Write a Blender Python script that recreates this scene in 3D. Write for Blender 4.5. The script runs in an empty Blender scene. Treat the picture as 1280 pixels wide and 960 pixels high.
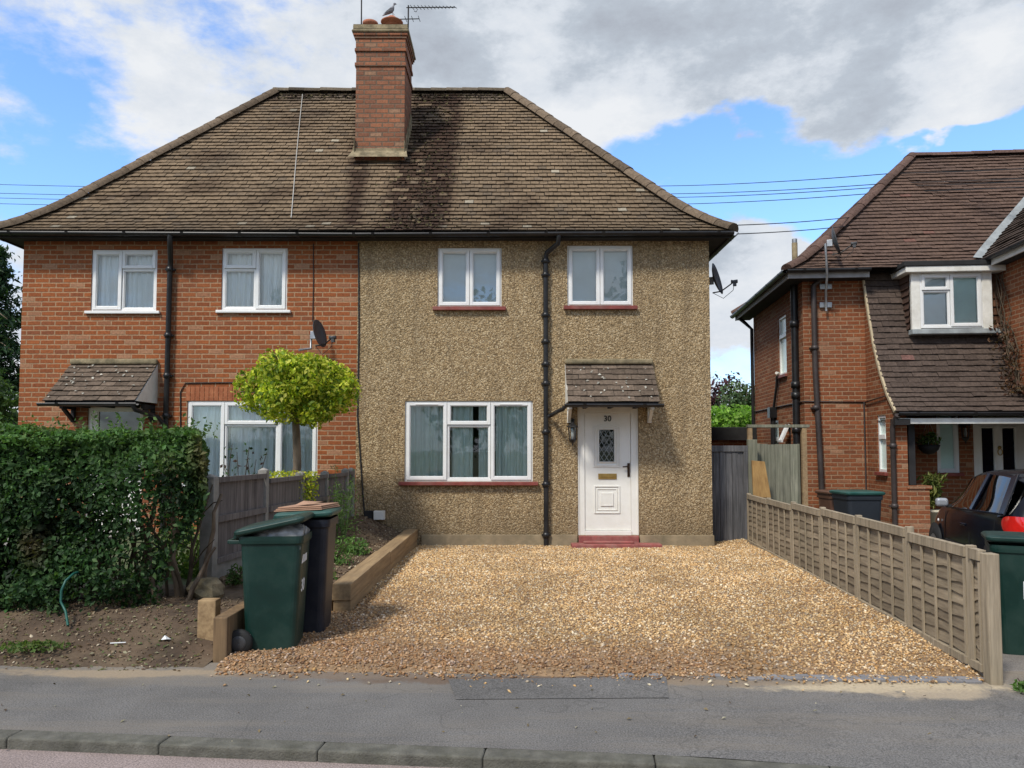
import bpy, bmesh, math, random
import numpy as np
from mathutils import Vector, Matrix
random.seed(7); RNG = np.random.default_rng(11)
PI = math.pi
scene = bpy.context.scene
COL = scene.collection
# ------------------------------------------------------------------ camera
CAMZ = 1.55; PITCH = math.radians(3.0); F = 960.0; VC = 480 + 30.7
cam = bpy.data.cameras.new('camera'); co = bpy.data.objects.new('camera', cam); COL.objects.link(co)
co.location = (0, 0, CAMZ); co.rotation_euler = (PI/2 + PITCH, 0, 0)
cam.sensor_width = 36; cam.lens = 27; cam.shift_y = 30.7/1280; cam.clip_end = 3000; cam.clip_start = 0.05
scene.camera = co
def ray(u, v):
    a = (u-640)/F; b = (VC-v)/F; c, s = math.cos(PITCH), math.sin(PITCH)
    return Vector((a, c - b*s, s + b*c))
def at(u, v, Y):
    r = ray(u, v); return Vector((0, 0, CAMZ)) + r*(Y/r.y)
def gnd(u, v, z=0.0):
    r = ray(u, v); return Vector((0, 0, CAMZ)) + r*((z-CAMZ)/r.z)
# ------------------------------------------------------------------ materials
MATS = {}
class NT:
    def __init__(s, name):
        s.m = bpy.data.materials.new(name); s.m.use_nodes = True; s.t = s.m.node_tree
        s.t.nodes.clear(); s.out = s.n('ShaderNodeOutputMaterial')
    def n(s, typ, **kw):
        x = s.t.nodes.new(typ)
        for k, v in kw.items(): setattr(x, k, v)
        return x
    def l(s, a, b): s.t.links.new(a, b)
    def val(s, node, **kw):
        for k, v in kw.items(): node.inputs[k.replace('_', ' ')].default_value = v
        return node
    def noise(s, vec, scale, detail=4, rough=.6):
        x = s.n('ShaderNodeTexNoise'); x.inputs['Scale'].default_value = scale; x.inputs['Detail'].default_value = detail
        x.inputs['Roughness'].default_value = rough
        if vec is not None: s.l(vec, x.inputs['Vector'])
        return x.outputs['Fac']
    def ramp(s, fac, stops, interp='LINEAR'):
        r = s.n('ShaderNodeValToRGB'); r.color_ramp.interpolation = interp
        while len(r.color_ramp.elements) < len(stops): r.color_ramp.elements.new(.5)
        for e, (p, c) in zip(r.color_ramp.elements, stops):
            e.position = p; e.color = (c if len(c) == 4 else tuple(c)+(1,)) if hasattr(c, '__len__') else (c, c, c, 1)
        s.l(fac, r.inputs['Fac']); return r.outputs['Color']
    def mix(s, fac, a, b, mode='MIX'):
        x = s.n('ShaderNodeMix', data_type='RGBA', blend_type=mode)
        for ix, v in ((0, fac), (6, a), (7, b)):
            sock = x.inputs[ix]
            if isinstance(v, (int, float)): sock.default_value = v if ix == 0 else (v, v, v, 1)
            elif isinstance(v, (tuple, list)): sock.default_value = tuple(v)+((1,) if len(v) == 3 else ())
            else: s.l(v, sock)
        return x.outputs[2]
    def math(s, op, a, b=None, clamp=False):
        x = s.n('ShaderNodeMath', operation=op, use_clamp=clamp)
        for sock, v in ((x.inputs[0], a), (x.inputs[1], b)):
            if v is None: continue
            if isinstance(v, (int, float)): sock.default_value = v
            else: s.l(v, sock)
        return x.outputs[0]
    def bump(s, h, strength, dist=.01, normal=None):
        b = s.n('ShaderNodeBump'); b.inputs['Strength'].default_value = strength; b.inputs['Distance'].default_value = dist
        s.l(h, b.inputs['Height'])
        if normal is not None: s.l(normal, b.inputs['Normal'])
        return b.outputs['Normal']
    def bsdf(s, col, rough=.7, normal=None, metallic=0., spec=.4, coat=0.):
        p = s.n('ShaderNodeBsdfPrincipled')
        for sock, v in ((p.inputs['Base Color'], col), (p.inputs['Roughness'], rough)):
            if isinstance(v, (int, float)): sock.default_value = v
            elif isinstance(v, (tuple, list)): sock.default_value = tuple(v)+(1,)
            else: s.l(v, sock)
        p.inputs['Metallic'].default_value = metallic; p.inputs['Specular IOR Level'].default_value = spec
        p.inputs['Coat Weight'].default_value = coat
        if normal is not None: s.l(normal, p.inputs['Normal'])
        s.l(p.outputs['BSDF'], s.out.inputs['Surface']); return p
    def obj(s, scale=None):
        c = s.n('ShaderNodeTexCoord').outputs['Object']
        if scale:
            m = s.n('ShaderNodeMapping'); m.inputs['Scale'].default_value = scale; s.l(c, m.inputs['Vector']); c = m.outputs['Vector']
        return c
    def uv(s):
        return s.n('ShaderNodeTexCoord').outputs['UV']
    def done(s): return s.m
def plain(name, col, rough=.6, var=.25, scale=4., bump=.0, bscale=80., metallic=0., spec=.4, coat=0., stretch=None, dirt=None, dirtamt=.5):
    t = NT(name); v = t.obj(stretch)
    f = t.noise(v, scale, 5); lo = tuple(c*(1-var) for c in col); hi = tuple(min(1, c*(1+var)) for c in col)
    c = t.ramp(f, [(.3, lo), (.7, hi)])
    if dirt:
        d = t.ramp(t.noise(t.obj(), scale*.6+1.3, 6, .7), [(.45, 0), (.75, dirtamt)]); c = t.mix(d, c, dirt)
    nrm = t.bump(t.noise(v, bscale, 4), bump, .01) if bump else None
    t.bsdf(c, rough, nrm, metallic, spec, coat); return t.done()
def wood(name, col, dark, axis=2, scale=14., rough=.85, bump=.35, stain=(.05,.06,.03)):
    t = NT(name); sc = [1., 1., 1.]; sc[axis] = .06; v = t.obj(tuple(sc))
    f = t.noise(v, scale*2.2, 6, .65); c = t.ramp(f, [(.3, dark), (.62, col), (.8, tuple(min(1, x*1.25) for x in col))])
    b = t.noise(t.obj(), 1.7, 4); c = t.mix(t.ramp(b, [(.42, 0), (.75, .55)]), c, stain)
    c = t.mix(1.0, c, t.n('ShaderNodeAttribute', attribute_name='Col').outputs['Color'], 'MULTIPLY')
    t.bsdf(c, rough, t.bump(f, bump, .006), spec=.2); return t.done()
def attr_mat(name, rough=.8, var=.25, scale=30., bump=.2, bscale=120., spec=.3):
    t = NT(name); a = t.n('ShaderNodeAttribute', attribute_name='Col').outputs['Color']; v = t.obj()
    f = t.ramp(t.noise(v, scale, 5, .7), [(.25, 1-var*1.6), (.75, 1+var)])
    c = t.mix(1.0, a, f, 'MULTIPLY')
    t.bsdf(c, rough, t.bump(t.noise(v, bscale, 4), bump, .008), spec=spec); return t.done()
def leaf_mat(name, trans=.35, rough=.55):
    t = NT(name); a = t.n('ShaderNodeAttribute', attribute_name='Col').outputs['Color']
    p = t.bsdf(a, rough, spec=.2)
    tr = t.n('ShaderNodeBsdfTranslucent'); g = t.mix(1.0, a, (1.2, 1.3, .6), 'MULTIPLY'); t.l(g, tr.inputs['Color'])
    m = t.n('ShaderNodeMixShader'); m.inputs[0].default_value = trans
    t.l(p.outputs[0], m.inputs[1]); t.l(tr.outputs[0], m.inputs[2]); t.l(m.outputs[0], t.out.inputs['Surface']); return t.done()
def brick(name, c1, c2, mortar, w=.225, h=.0765, ms=.011, soot=.3, dark=(.10,.035,.02), pale=(.45,.27,.16)):
    t = NT(name); uv = t.uv()
    wob = t.n('ShaderNodeTexNoise'); wob.inputs['Scale'].default_value = 9; wob.inputs['Detail'].default_value = 3; t.l(uv, wob.inputs['Vector'])
    sub = t.n('ShaderNodeVectorMath', operation='SUBTRACT'); t.l(wob.outputs['Color'], sub.inputs[0]); sub.inputs[1].default_value = (.5, .5, .5)
    sc = t.n('ShaderNodeVectorMath', operation='SCALE'); t.l(sub.outputs[0], sc.inputs[0]); sc.inputs['Scale'].default_value = .012
    ad = t.n('ShaderNodeVectorMath', operation='ADD'); t.l(uv, ad.inputs[0]); t.l(sc.outputs[0], ad.inputs[1]); vec = ad.outputs[0]
    def br(a, b, m):
        x = t.n('ShaderNodeTexBrick'); x.offset = .5
        for k, v in (('Scale', 1.), ('Mortar Size', ms), ('Mortar Smooth', .35), ('Bias', 0.), ('Brick Width', w), ('Row Height', h)): x.inputs[k].default_value = v
        x.inputs['Color1'].default_value = tuple(a)+(1,); x.inputs['Color2'].default_value = tuple(b)+(1,); x.inputs['Mortar'].default_value = tuple(m)+(1,)
        t.l(vec, x.inputs['Vector']); return x
    b = br(c1, c2, mortar); r = br((0, 0, 0), (1, 1, 1), (.5, .5, .5))
    # some bricks burnt dark, some pale
    odd = t.ramp(r.outputs['Color'], [(.04, 1), (.16, 0), (.86, 0), (.97, 1)]); which = t.ramp(r.outputs['Color'], [(.49, dark), (.51, pale)], 'CONSTANT')
    notm = t.math('SUBTRACT', 1.0, b.outputs['Fac'])
    c = t.mix(t.math('MULTIPLY', t.math('MULTIPLY', odd, .55), notm), b.outputs['Color'], which)
    c = t.mix(1.0, c, t.ramp(t.noise(uv, 26, 5, .7), [(.25, .62), (.75, 1.3)]), 'MULTIPLY')
    c = t.mix(t.ramp(t.noise(uv, .8, 6, .65), [(.42, 0), (.8, soot)]), c, (.09, .055, .04))
    h1 = t.math('ADD', t.math('MULTIPLY', notm, 1.0), t.math('MULTIPLY', t.noise(uv, 70, 4), .35))
    t.bsdf(c, .88, t.bump(h1, .7, .008), spec=.2); return t.done()
def pebbledash():
    t = NT('pebbledash'); uv = t.uv()
    def vor(scale):
        w = t.n('ShaderNodeTexVoronoi'); w.inputs['Scale'].default_value = scale; w.inputs['Randomness'].default_value = 1.; t.l(uv, w.inputs['Vector']); return w
    a = vor(44.); b = vor(74.)
    sep = t.n('ShaderNodeSeparateColor'); t.l(a.outputs['Color'], sep.inputs[0])
    sep2 = t.n('ShaderNodeSeparateColor'); t.l(b.outputs['Color'], sep2.inputs[0])
    stops = [(0., (.19, .125, .062)), (.25, (.30, .205, .105)), (.5, (.39, .275, .145)), (.75, (.49, .36, .20)), (.93, (.66, .53, .34))]
    c = t.mix(.45, t.ramp(sep.outputs[0], stops), t.ramp(sep2.outputs[1], stops))
    edge = t.ramp(a.outputs['Distance'], [(.3, 1.05), (.8, .55)])
    c = t.mix(1.0, c, edge, 'MULTIPLY')
    c = t.mix(t.ramp(t.noise(uv, .7, 6, .7), [(.45, 0), (.85, .4)]), c, (.16, .12, .07))
    mp = t.n('ShaderNodeMapping'); mp.inputs['Scale'].default_value = (4.5, .35, 1); t.l(uv, mp.inputs['Vector'])
    c = t.mix(t.ramp(t.noise(mp.outputs['Vector'], 1., 5, .6), [(.5, 0), (.75, .55)]), c, (.16, .115, .068))
    sp = t.n('ShaderNodeSeparateXYZ'); t.l(uv, sp.inputs[0]); zz = t.math('ADD', sp.outputs[1], t.math('MULTIPLY', t.math('SUBTRACT', t.noise(uv, 1.5, 6, .7), .5), 1.6))
    c = t.mix(t.ramp(zz, [(.15, .5), (.75, 0)]), c, (.14, .105, .062))
    h = t.math('SUBTRACT', 1.0, t.math('ADD', a.outputs['Distance'], t.math('MULTIPLY', b.outputs['Distance'], .5)))
    t.bsdf(c, .9, t.bump(h, .8, .018), spec=.2); return t.done()
def glass(name, tint=(.75, .8, .78), base=.08, gl=1.0, ior=1.5, wav=.03):
    t = NT(name); tr = t.n('ShaderNodeBsdfTransparent'); tr.inputs[0].default_value = tint+(1,)
    g = t.n('ShaderNodeBsdfGlossy'); g.inputs['Roughness'].default_value = .015; g.inputs['Color'].default_value = (gl, gl, gl, 1)
    t.l(t.bump(t.noise(t.obj(), 2.5, 2), wav, .02), g.inputs['Normal'])
    fr = t.n('ShaderNodeFresnel'); fr.inputs[0].default_value = ior
    m = t.n('ShaderNodeMixShader'); t.l(t.math('ADD', fr.outputs[0], base, True), m.inputs[0])
    t.l(tr.outputs[0], m.inputs[1]); t.l(g.outputs[0], m.inputs[2]); t.l(m.outputs[0], t.out.inputs['Surface']); return t.done()
def tarmac(name, col, sand=None, y0=0, y1=1, patches=()):
    t = NT(name); v = t.obj()
    c = t.ramp(t.noise(v, 1.1, 6, .65), [(.3, tuple(x*.78 for x in col)), (.7, tuple(x*1.2 for x in col))])
    c = t.mix(1.0, c, t.ramp(t.noise(v, 110, 4), [(.32, .5), (.68, 1.55)]), 'MULTIPLY')
    w = t.n('ShaderNodeTexVoronoi'); w.inputs['Scale'].default_value = 90; t.l(v, w.inputs['Vector'])
    c = t.mix(t.ramp(w.outputs['Distance'], [(.08, .5), (.2, 0)]), c, tuple(min(1, x*2.2) for x in col))
    if sand:
        sp = t.n('ShaderNodeSeparateXYZ'); t.l(v, sp.inputs[0])
        yy = t.math('ADD', t.math('ADD', sp.outputs[1], t.math('MULTIPLY', sp.outputs[0], .045)), t.math('MULTIPLY', t.math('SUBTRACT', t.noise(v, 1.6, 6, .7), .5), .9))
        mr = t.n('ShaderNodeMapRange'); mr.inputs[1].default_value = y0; mr.inputs[2].default_value = y1; t.l(yy, mr.inputs[0])
        left = t.ramp(t.noise(v, .45, 3), [(.35, .25), (.65, .95)])
        c = t.mix(t.math('MULTIPLY', mr.outputs[0], left), c, sand)
        # long worn streaks along the path
        st = t.ramp(t.noise(t.obj((.25, 2.2, 1)), 1.4, 6, .7), [(.48, 0), (.72, .6)]); c = t.mix(st, c, tuple(.5*a+.5*b for a, b in zip(col, sand)))
    for (cx, cy, rx, ry, am, pc) in patches:
        sb = t.n('ShaderNodeVectorMath', operation='SUBTRACT'); t.l(v, sb.inputs[0]); sb.inputs[1].default_value = (cx, cy, 0)
        dv = t.n('ShaderNodeVectorMath', operation='MULTIPLY'); t.l(sb.outputs[0], dv.inputs[0]); dv.inputs[1].default_value = (1/rx, 1/ry, 0)
        ln = t.n('ShaderNodeVectorMath', operation='LENGTH'); t.l(dv.outputs[0], ln.inputs[0])
        e = t.math('ADD', ln.outputs['Value'], t.math('MULTIPLY', t.math('SUBTRACT', t.noise(v, 3.5, 8, .7), .5), 2.2))
        pf = t.ramp(e, [(.55, am), (.95, 0)]); c = t.mix(pf, c, t.mix(t.ramp(t.noise(v, 60, 3), [(.3, .6), (.7, .0)]), pc, tuple(q*.6 for q in pc)))
    # cracks
    cr = t.n('ShaderNodeTexVoronoi', feature='DISTANCE_TO_EDGE'); cr.inputs['Scale'].default_value = .55
    wv = t.n('ShaderNodeVectorMath', operation='ADD'); nz = t.n('ShaderNodeTexNoise'); nz.inputs['Scale'].default_value = 3; t.l(v, nz.inputs['Vector'])
    t.l(v, wv.inputs[0]); t.l(nz.outputs['Color'], wv.inputs[1]); t.l(wv.outputs[0], cr.inputs['Vector'])
    c = t.mix(t.ramp(cr.outputs['Distance'], [(.0, .4), (.006, 0)]), c, tuple(x*.4 for x in col))
    t.bsdf(c, .9, t.bump(t.noise(v, 160, 3), .5, .006), spec=.25); return t.done()
M = {}
def build_mats():
    M['brick'] = brick('red_brick', (.335, .104, .034), (.215, .062, .023), (.36, .225, .13), soot=.35, dark=(.14, .05, .03))
    M['brick2'] = brick('red_brick_neighbour', (.29, .097, .038), (.19, .058, .025), (.31, .195, .115), soot=.45)
    M['chimney_brick'] = brick('chimney_brick', (.38, .15, .075), (.16, .072, .045), (.16, .11, .075), h=.088, soot=.6, ms=.014)
    M['pebble'] = pebbledash()
    M['cement'] = plain('cement', (.27, .21, .13), .9, .3, 3., .5, 60., dirt=(.10, .09, .05), dirtamt=.6)
    M['pvc'] = plain('white_pvc', (.74, .74, .72), .35, .04, 2., dirt=(.5, .48, .42), dirtamt=.25)
    M['white_paint'] = plain('white_paint', (.72, .70, .64), .5, .1, 3., .1, 40., dirt=(.35, .32, .24), dirtamt=.5)
    M['door'] = plain('white_door', (.76, .74, .68), .38, .04, 2., dirt=(.5, .46, .36), dirtamt=.3)
    M['black'] = plain('black_plastic', (.012, .012, .013), .38, .3, 4., dirt=(.06, .055, .05), dirtamt=.35)
    M['black_matt'] = plain('black_timber', (.016, .015, .015), .75, .3, 5., .2, 50.)
    M['soffit'] = plain('dark_soffit', (.02, .018, .018), .85, .3)
    M['brownpipe'] = plain('brown_pipe', (.045, .035, .032), .5, .3, 4.)
    M['redsill'] = plain('red_sill_paint', (.20, .045, .035), .55, .3, 6., .15, 60., dirt=(.25, .15, .12), dirtamt=.5)
    M['redstep'] = plain('red_step_paint', (.27, .075, .065), .75, .3, 6., .4, 40., dirt=(.30, .2, .16), dirtamt=.7)
    M['glass'] = glass('window_glass', (.93, .96, .95), .055, 1., 1.5, .04)
    M['carglass'] = glass('car_glass', (.34, .40, .37), .04, .9, 1.4, .0)
    M['darkglass'] = glass('dark_glass', (.10, .12, .12), .04)
    M['curtain'] = plain('net_curtain', (.90, .94, .92), .9, .08, 6., stretch=(6, 6, .4))
    M['curtain_green'] = plain('pale_green_curtain', (.60, .71, .66), .9, .15, 6., stretch=(6, 6, .4))
    M['blind'] = plain('pale_blind', (.62, .67, .67), .8, .05)
    M['frost'] = plain('frosted_glass', (.70, .84, .79), .25, .08, 2.)
    M['dark_inside'] = plain('dark_interior', (.03, .03, .03), .9)
    M['tile'] = attr_mat('roof_tile', .92, .34, 22., .5, 140., .15)
    M['deck'] = plain('roof_underlay', (.03, .024, .02), .95)
    M['mossy'] = plain('mossy_mortar', (.25, .20, .12), .95, .45, 6., .7, 50., dirt=(.06, .058, .03), dirtamt=.85)
    M['lead'] = plain('lead_flashing', (.28, .30, .30), .6, .25, 6., .15, 30.)
    M['clay'] = plain('clay_pot', (.36, .13, .07), .85, .25, 9., .3, 60., dirt=(.12, .08, .06), dirtamt=.5)
    M['steel'] = plain('galvanised_steel', (.35, .36, .37), .45, .2, 8., metallic=.7)
    M['dish'] = plain('dark_grey_dish', (.05, .052, .056), .5, .15, 5.)
    M['brass'] = plain('brass', (.45, .30, .10), .35, .2, 10., metallic=.8)
    M['fence_wood'] = wood('grey_brown_fence_wood', (.30, .24, .165), (.15, .115, .08), 1, 12., stain=(.155, .13, .09))
    M['post_wood'] = wood('weathered_post', (.38, .31, .22), (.18, .145, .10), 2, 14., stain=(.19, .165, .115))
    M['silver_wood'] = wood('silvered_wood', (.205, .18, .165), (.085, .072, .068), 2, 16., stain=(.075, .068, .066))
    M['gate_wood'] = wood('dark_grey_gate_wood', (.15, .145, .145), (.055, .054, .056), 2, 16., stain=(.06, .06, .06))
    M['panel_wood'] = wood('grey_green_boards', (.24, .23, .17), (.10, .10, .075), 2, 14., stain=(.09, .10, .06))
    M['ply'] = wood('golden_board', (.33, .20, .075), (.20, .11, .04), 2, 10., stain=(.22, .13, .05))
    M['sleeper'] = wood('new_sleeper', (.36, .25, .135), (.20, .13, .07), 1, 10., stain=(.18, .13, .08))
    M['sleeper_end'] = wood('sleeper_end', (.23, .15, .08), (.10, .065, .04), 2, 10., stain=(.08, .06, .04))
    M['concrete_post'] = plain('concrete', (.25, .235, .21), .9, .25, 6., .35, 70., dirt=(.12, .12, .09), dirtamt=.5)
    M['green_bin'] = plain('dark_green_plastic', (.003, .026, .020), .42, .25, 3., .12, 300., dirt=(.045, .065, .055), dirtamt=.45)  # base colour darkened in place of tree shade over the left-hand bins
    M['teal_bin'] = plain('teal_plastic', (.010, .062, .050), .45, .25, 3., .1, 250., dirt=(.08, .10, .09), dirtamt=.4)
    M['navy_bin'] = plain('dark_navy_plastic', (.006, .009, .018), .45, .25, 3., .12, 300., dirt=(.05, .048, .048), dirtamt=.5)  # near-black base also carries the tree shade on this bin
    M['grey_bin'] = plain('dark_grey_plastic', (.018, .022, .028), .5, .25, 3.)
    M['brown_bin'] = plain('brown_plastic', (.09, .045, .028), .5, .25, 3.)
    M['rubber'] = plain('rubber', (.012, .012, .012), .7, .2)
    M['sticker'] = plain('white_print', (.72, .74, .74), .5, .1)
    M['bag'] = plain('grey_plastic_bag', (.27, .265, .25), .22, .5, 9., .6, 22.)
    M['card'] = plain('brown_cardboard', (.34, .20, .13), .9, .2, 5.)
    M['bark'] = plain('bark', (.16, .12, .085), .95, .4, 14., .7, 40., stretch=(1, 1, .3))
    M['twig'] = plain('twig_bark', (.075, .055, .035), .95, .3, 14.)
    M['leaf'] = leaf_mat('leaf'); M['leaf_soft'] = leaf_mat('leaf_soft', .45, .55)
    M['stone'] = attr_mat('gravel_stone', .85, .18, 60., .25, 200.)
    M['soil'] = plain('soil', (.10, .065, .04), .97, .4, 5., .9, 30., dirt=(.20, .15, .09), dirtamt=.6)
    M['bank'] = plain('dry_soil_bank', (.075, .05, .032), .97, .45, 3., 1., 22., dirt=(.19, .14, .085), dirtamt=.6)
    M['gravel_base'] = plain('gravel_bed', (.24, .155, .085), .95, .4, 30., .9, 60.)
    M['grass_ground'] = plain('rough_ground', (.07, .085, .035), .95, .4, .6, .6, 20.)
    M['pavement'] = tarmac('pavement_tarmac', (.132, .126, .12), (.27, .22, .16), 5.0, 5.75, [(-2.6, 5.40, 1.2, .11, .75, (.36, .28, .19)), (-4.2, 5.46, 1.3, .09, .6, (.32, .25, .17)), (2.45, 5.13, 1.0, .15, .95, (.50, .41, .28)), (2.75, 5.0, .5, .14, .8, (.42, .34, .24)), (.2, 5.25, 1.6, .13, .9, (.15, .105, .075)), (1.4, 5.2, .9, .10, .8, (.26, .20, .14)), (-1.2, 5.35, .9, .10, .8, (.20, .15, .11))])
    M['patch'] = tarmac('patch_tarmac', (.120, .115, .11))
    M['road'] = tarmac('road_tarmac', (.255, .205, .19))
    M['drive2'] = tarmac('neighbour_drive_tarmac', (.20, .18, .16))
    M['sand'] = plain('spilled_sand', (.44, .36, .24), .95, .25, 4., .6, 60., dirt=(.26, .21, .16), dirtamt=.6)
    M['kerb'] = plain('kerb_stone', (.115, .11, .092), .92, .35, 9., .8, 90., dirt=(.06, .06, .04), dirtamt=.6)
    M['sett'] = plain('granite_sett', (.19, .185, .19), .85, .25, 9., .5, 60.)
    M['paint_black'] = plain('black_car_paint', (.004, .005, .010), .16, .1, 3., coat=.08, spec=.28)
    for q in M['paint_black'].node_tree.nodes:
        if q.type == 'BSDF_PRINCIPLED': q.inputs['IOR'].default_value = 1.4; q.inputs['Coat IOR'].default_value = 1.35
    M['hub'] = plain('grey_hub', (.045, .045, .047), .5, .2)
    M['car_trim'] = plain('black_car_trim', (.012, .012, .012), .6, .2)
    M['silver'] = plain('silver_plastic', (.34, .35, .37), .3, .05, 3., metallic=.4)
    M['red_lens'] = plain('red_lens', (.55, .012, .008), .12, .12, 20., coat=1.)
    M['clear_lens'] = plain('clear_lens', (.7, .68, .66), .12, .1, 20., coat=1.)
    M['cable'] = plain('black_cable', (.015, .015, .016), .6, .2)
    M['white_cable'] = plain('pale_cable', (.42, .40, .36), .6, .1)
    M['terracotta_white'] = plain('cream_pot', (.62, .56, .42), .6, .15, 5.)
    M['pigeon'] = plain('grey_feathers', (.20, .20, .215), .8, .35, 14.)
    M['hose'] = plain('green_hose', (.012, .085, .065), .45, .2)
    M['felt'] = plain('roof_felt', (.018, .018, .018), .85, .3, 8.)
    M['rim'] = plain('alloy_rim', (.32, .32, .33), .35, .1, metallic=.7)
build_mats()
# ------------------------------------------------------------------ builders
ROOTS = {}
def tag(o, label=None, cat=None, group=None, kind=None):
    if label: o['label'] = label
    if cat: o['category'] = cat
    if group: o['group'] = group
    if kind: o['kind'] = kind
    return o
def thing(name, label, cat, loc=(0, 0, 0), rz=0., group=None):
    o = bpy.data.objects.new(name, None); COL.objects.link(o); o.empty_display_size = .2
    o.location = loc; o.rotation_euler = (0, 0, rz); return tag(o, label, cat, group)
class MB:
    def __init__(s): s.v = []; s.f = []; s.c = []; s.sm = []; s.curcol = (1, 1, 1); s.smooth = False
    def add(s, vs, fs, smooth=None):
        o = len(s.v); s.v += [tuple(p) for p in vs]; s.c += [s.curcol]*len(vs)
        for f in fs: s.f.append(tuple(i+o for i in f)); s.sm.append(s.smooth if smooth is None else smooth)
        return s
    def box(s, x0, x1, y0, y1, z0, z1):
        x0, x1 = min(x0, x1), max(x0, x1); y0, y1 = min(y0, y1), max(y0, y1); z0, z1 = min(z0, z1), max(z0, z1)
        v = [(x0,y0,z0),(x1,y0,z0),(x1,y1,z0),(x0,y1,z0),(x0,y0,z1),(x1,y0,z1),(x1,y1,z1),(x0,y1,z1)]
        return s.add(v, [(0,3,2,1),(4,5,6,7),(0,1,5,4),(1,2,6,5),(2,3,7,6),(3,0,4,7)], False)
    def quad(s, a, b, c, d): return s.add([a, b, c, d], [(0, 1, 2, 3)], False)
    def beam(s, a, b, w, h, up=(0, 0, 1)):
        a = Vector(a); b = Vector(b); d = (b-a).normalized(); up = Vector(up); x = d.cross(up)
        if x.length < 1e-4: x = d.cross(Vector((0, 1, 0)))
        x.normalize(); y = x.cross(d); vs = []
        for p in (a, b):
            for sx, sy in ((-1,-1),(1,-1),(1,1),(-1,1)): vs.append(p + x*(sx*w/2) + y*(sy*h/2))
        return s.add(vs, [(0,1,2,3),(7,6,5,4),(0,4,5,1),(1,5,6,2),(2,6,7,3),(3,7,4,0)], False)
    def tube(s, pts, r, n=8, caps=True):
        pts = [Vector(p) for p in pts]; rs = r if hasattr(r, '__len__') else [r]*len(pts); vs = []; prev = None
        for i, p in enumerate(pts):
            d = (pts[min(i+1, len(pts)-1)] - pts[max(i-1, 0)]).normalized()
            if prev is None: x = d.cross(Vector((0, 0, 1))); x = x if x.length > 1e-3 else d.cross(Vector((0, 1, 0)))
            else: x = prev - d*prev.dot(d)
            x.normalize(); prev = x; y = d.cross(x)
            for k in range(n): a = 2*PI*k/n; vs.append(p + (x*math.cos(a) + y*math.sin(a))*rs[i])
        fs = []
        for i in range(len(pts)-1):
            for k in range(n): a = i*n+k; b = i*n+(k+1) % n; fs.append((a, b, b+n, a+n))
        s.add(vs, fs, True)
        if caps:
            m = len(pts)-1; s.add(vs[:n], [tuple(range(n))[::-1]], False); s.add(vs[m*n:], [tuple(range(n))], False)
        return s
    def lathe(s, prof, c=(0, 0, 0), n=20, axis='z', smooth=True):
        vs = []; c = Vector(c)
        for r, h in prof:
            for k in range(n):
                a = 2*PI*k/n; p = (r*math.cos(a), r*math.sin(a), h)
                if axis == 'y': p = (p[0], h, p[1])
                if axis == 'x': p = (h, p[0], p[1])
                vs.append(c + Vector(p))
        fs = [(i*n+k, i*n+(k+1) % n, (i+1)*n+(k+1) % n, (i+1)*n+k) for i in range(len(prof)-1) for k in range(n)]
        return s.add(vs, fs, smooth)
    def build(s, name, mat, parent=None, local=False, bevel=0., bseg=2, label=None, rot=None):
        me = bpy.data.meshes.new(name); off = Vector((0, 0, 0))
        if parent is not None and not local:
            r = parent
            while r.parent: r = r.parent
            off = r.location
        me.from_pydata([(x-off.x, y-off.y, z-off.z) for x, y, z in s.v], [], s.f)
        me.polygons.foreach_set('use_smooth', s.sm)
        ca = me.color_attributes.new('Col', 'FLOAT_COLOR', 'POINT')
        ca.data.foreach_set('color', np.array([(*c, 1) for c in s.c], dtype=np.float32).ravel())
        uvl = me.uv_layers.new(name='UVMap'); vs = s.v; uv = []
        for p in me.polygons:
            n = p.normal; ax, ay, az = abs(n.x), abs(n.y), abs(n.z)
            for vi in p.vertices:
                x, y, z = vs[vi]
                if az > ax and az > ay: uv += [x, y]
                elif ay >= ax: uv += [x, z]
                else: uv += [y+.1125, z]
        uvl.data.foreach_set('uv', uv)
        o = bpy.data.objects.new(name, me); COL.objects.link(o); me.materials.append(mat); me.validate()
        if parent is not None: o.parent = parent
        if bevel:
            b = o.modifiers.new('bevel', 'BEVEL'); b.width = bevel; b.segments = bseg; b.limit_method = 'ANGLE'; b.angle_limit = math.radians(40)
        if label: o['label'] = label
        return o
def np_mesh(name, verts, tris, cols, mat, parent=None, nverts=3, smooth=False):
    if parent is not None:
        r = parent
        while r.parent: r = r.parent
        verts = verts - np.array(r.location, dtype=np.float32)
    me = bpy.data.meshes.new(name); nv = len(verts); nf = len(tris)
    me.vertices.add(nv); me.vertices.foreach_set('co', verts.astype(np.float32).ravel())
    me.loops.add(nf*nverts); me.loops.foreach_set('vertex_index', tris.astype(np.int32).ravel())
    me.polygons.add(nf); me.polygons.foreach_set('loop_start', np.arange(0, nf*nverts, nverts, dtype=np.int32))
    me.update(calc_edges=True)
    ca = me.color_attributes.new('Col', 'FLOAT_COLOR', 'POINT')
    ca.data.foreach_set('color', np.concatenate([cols, np.ones((nv, 1))], 1).astype(np.float32).ravel())
    me.materials.append(mat); me.validate()
    o = bpy.data.objects.new(name, me); COL.objects.link(o)
    if parent is not None: o.parent = parent
    return o
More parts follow.
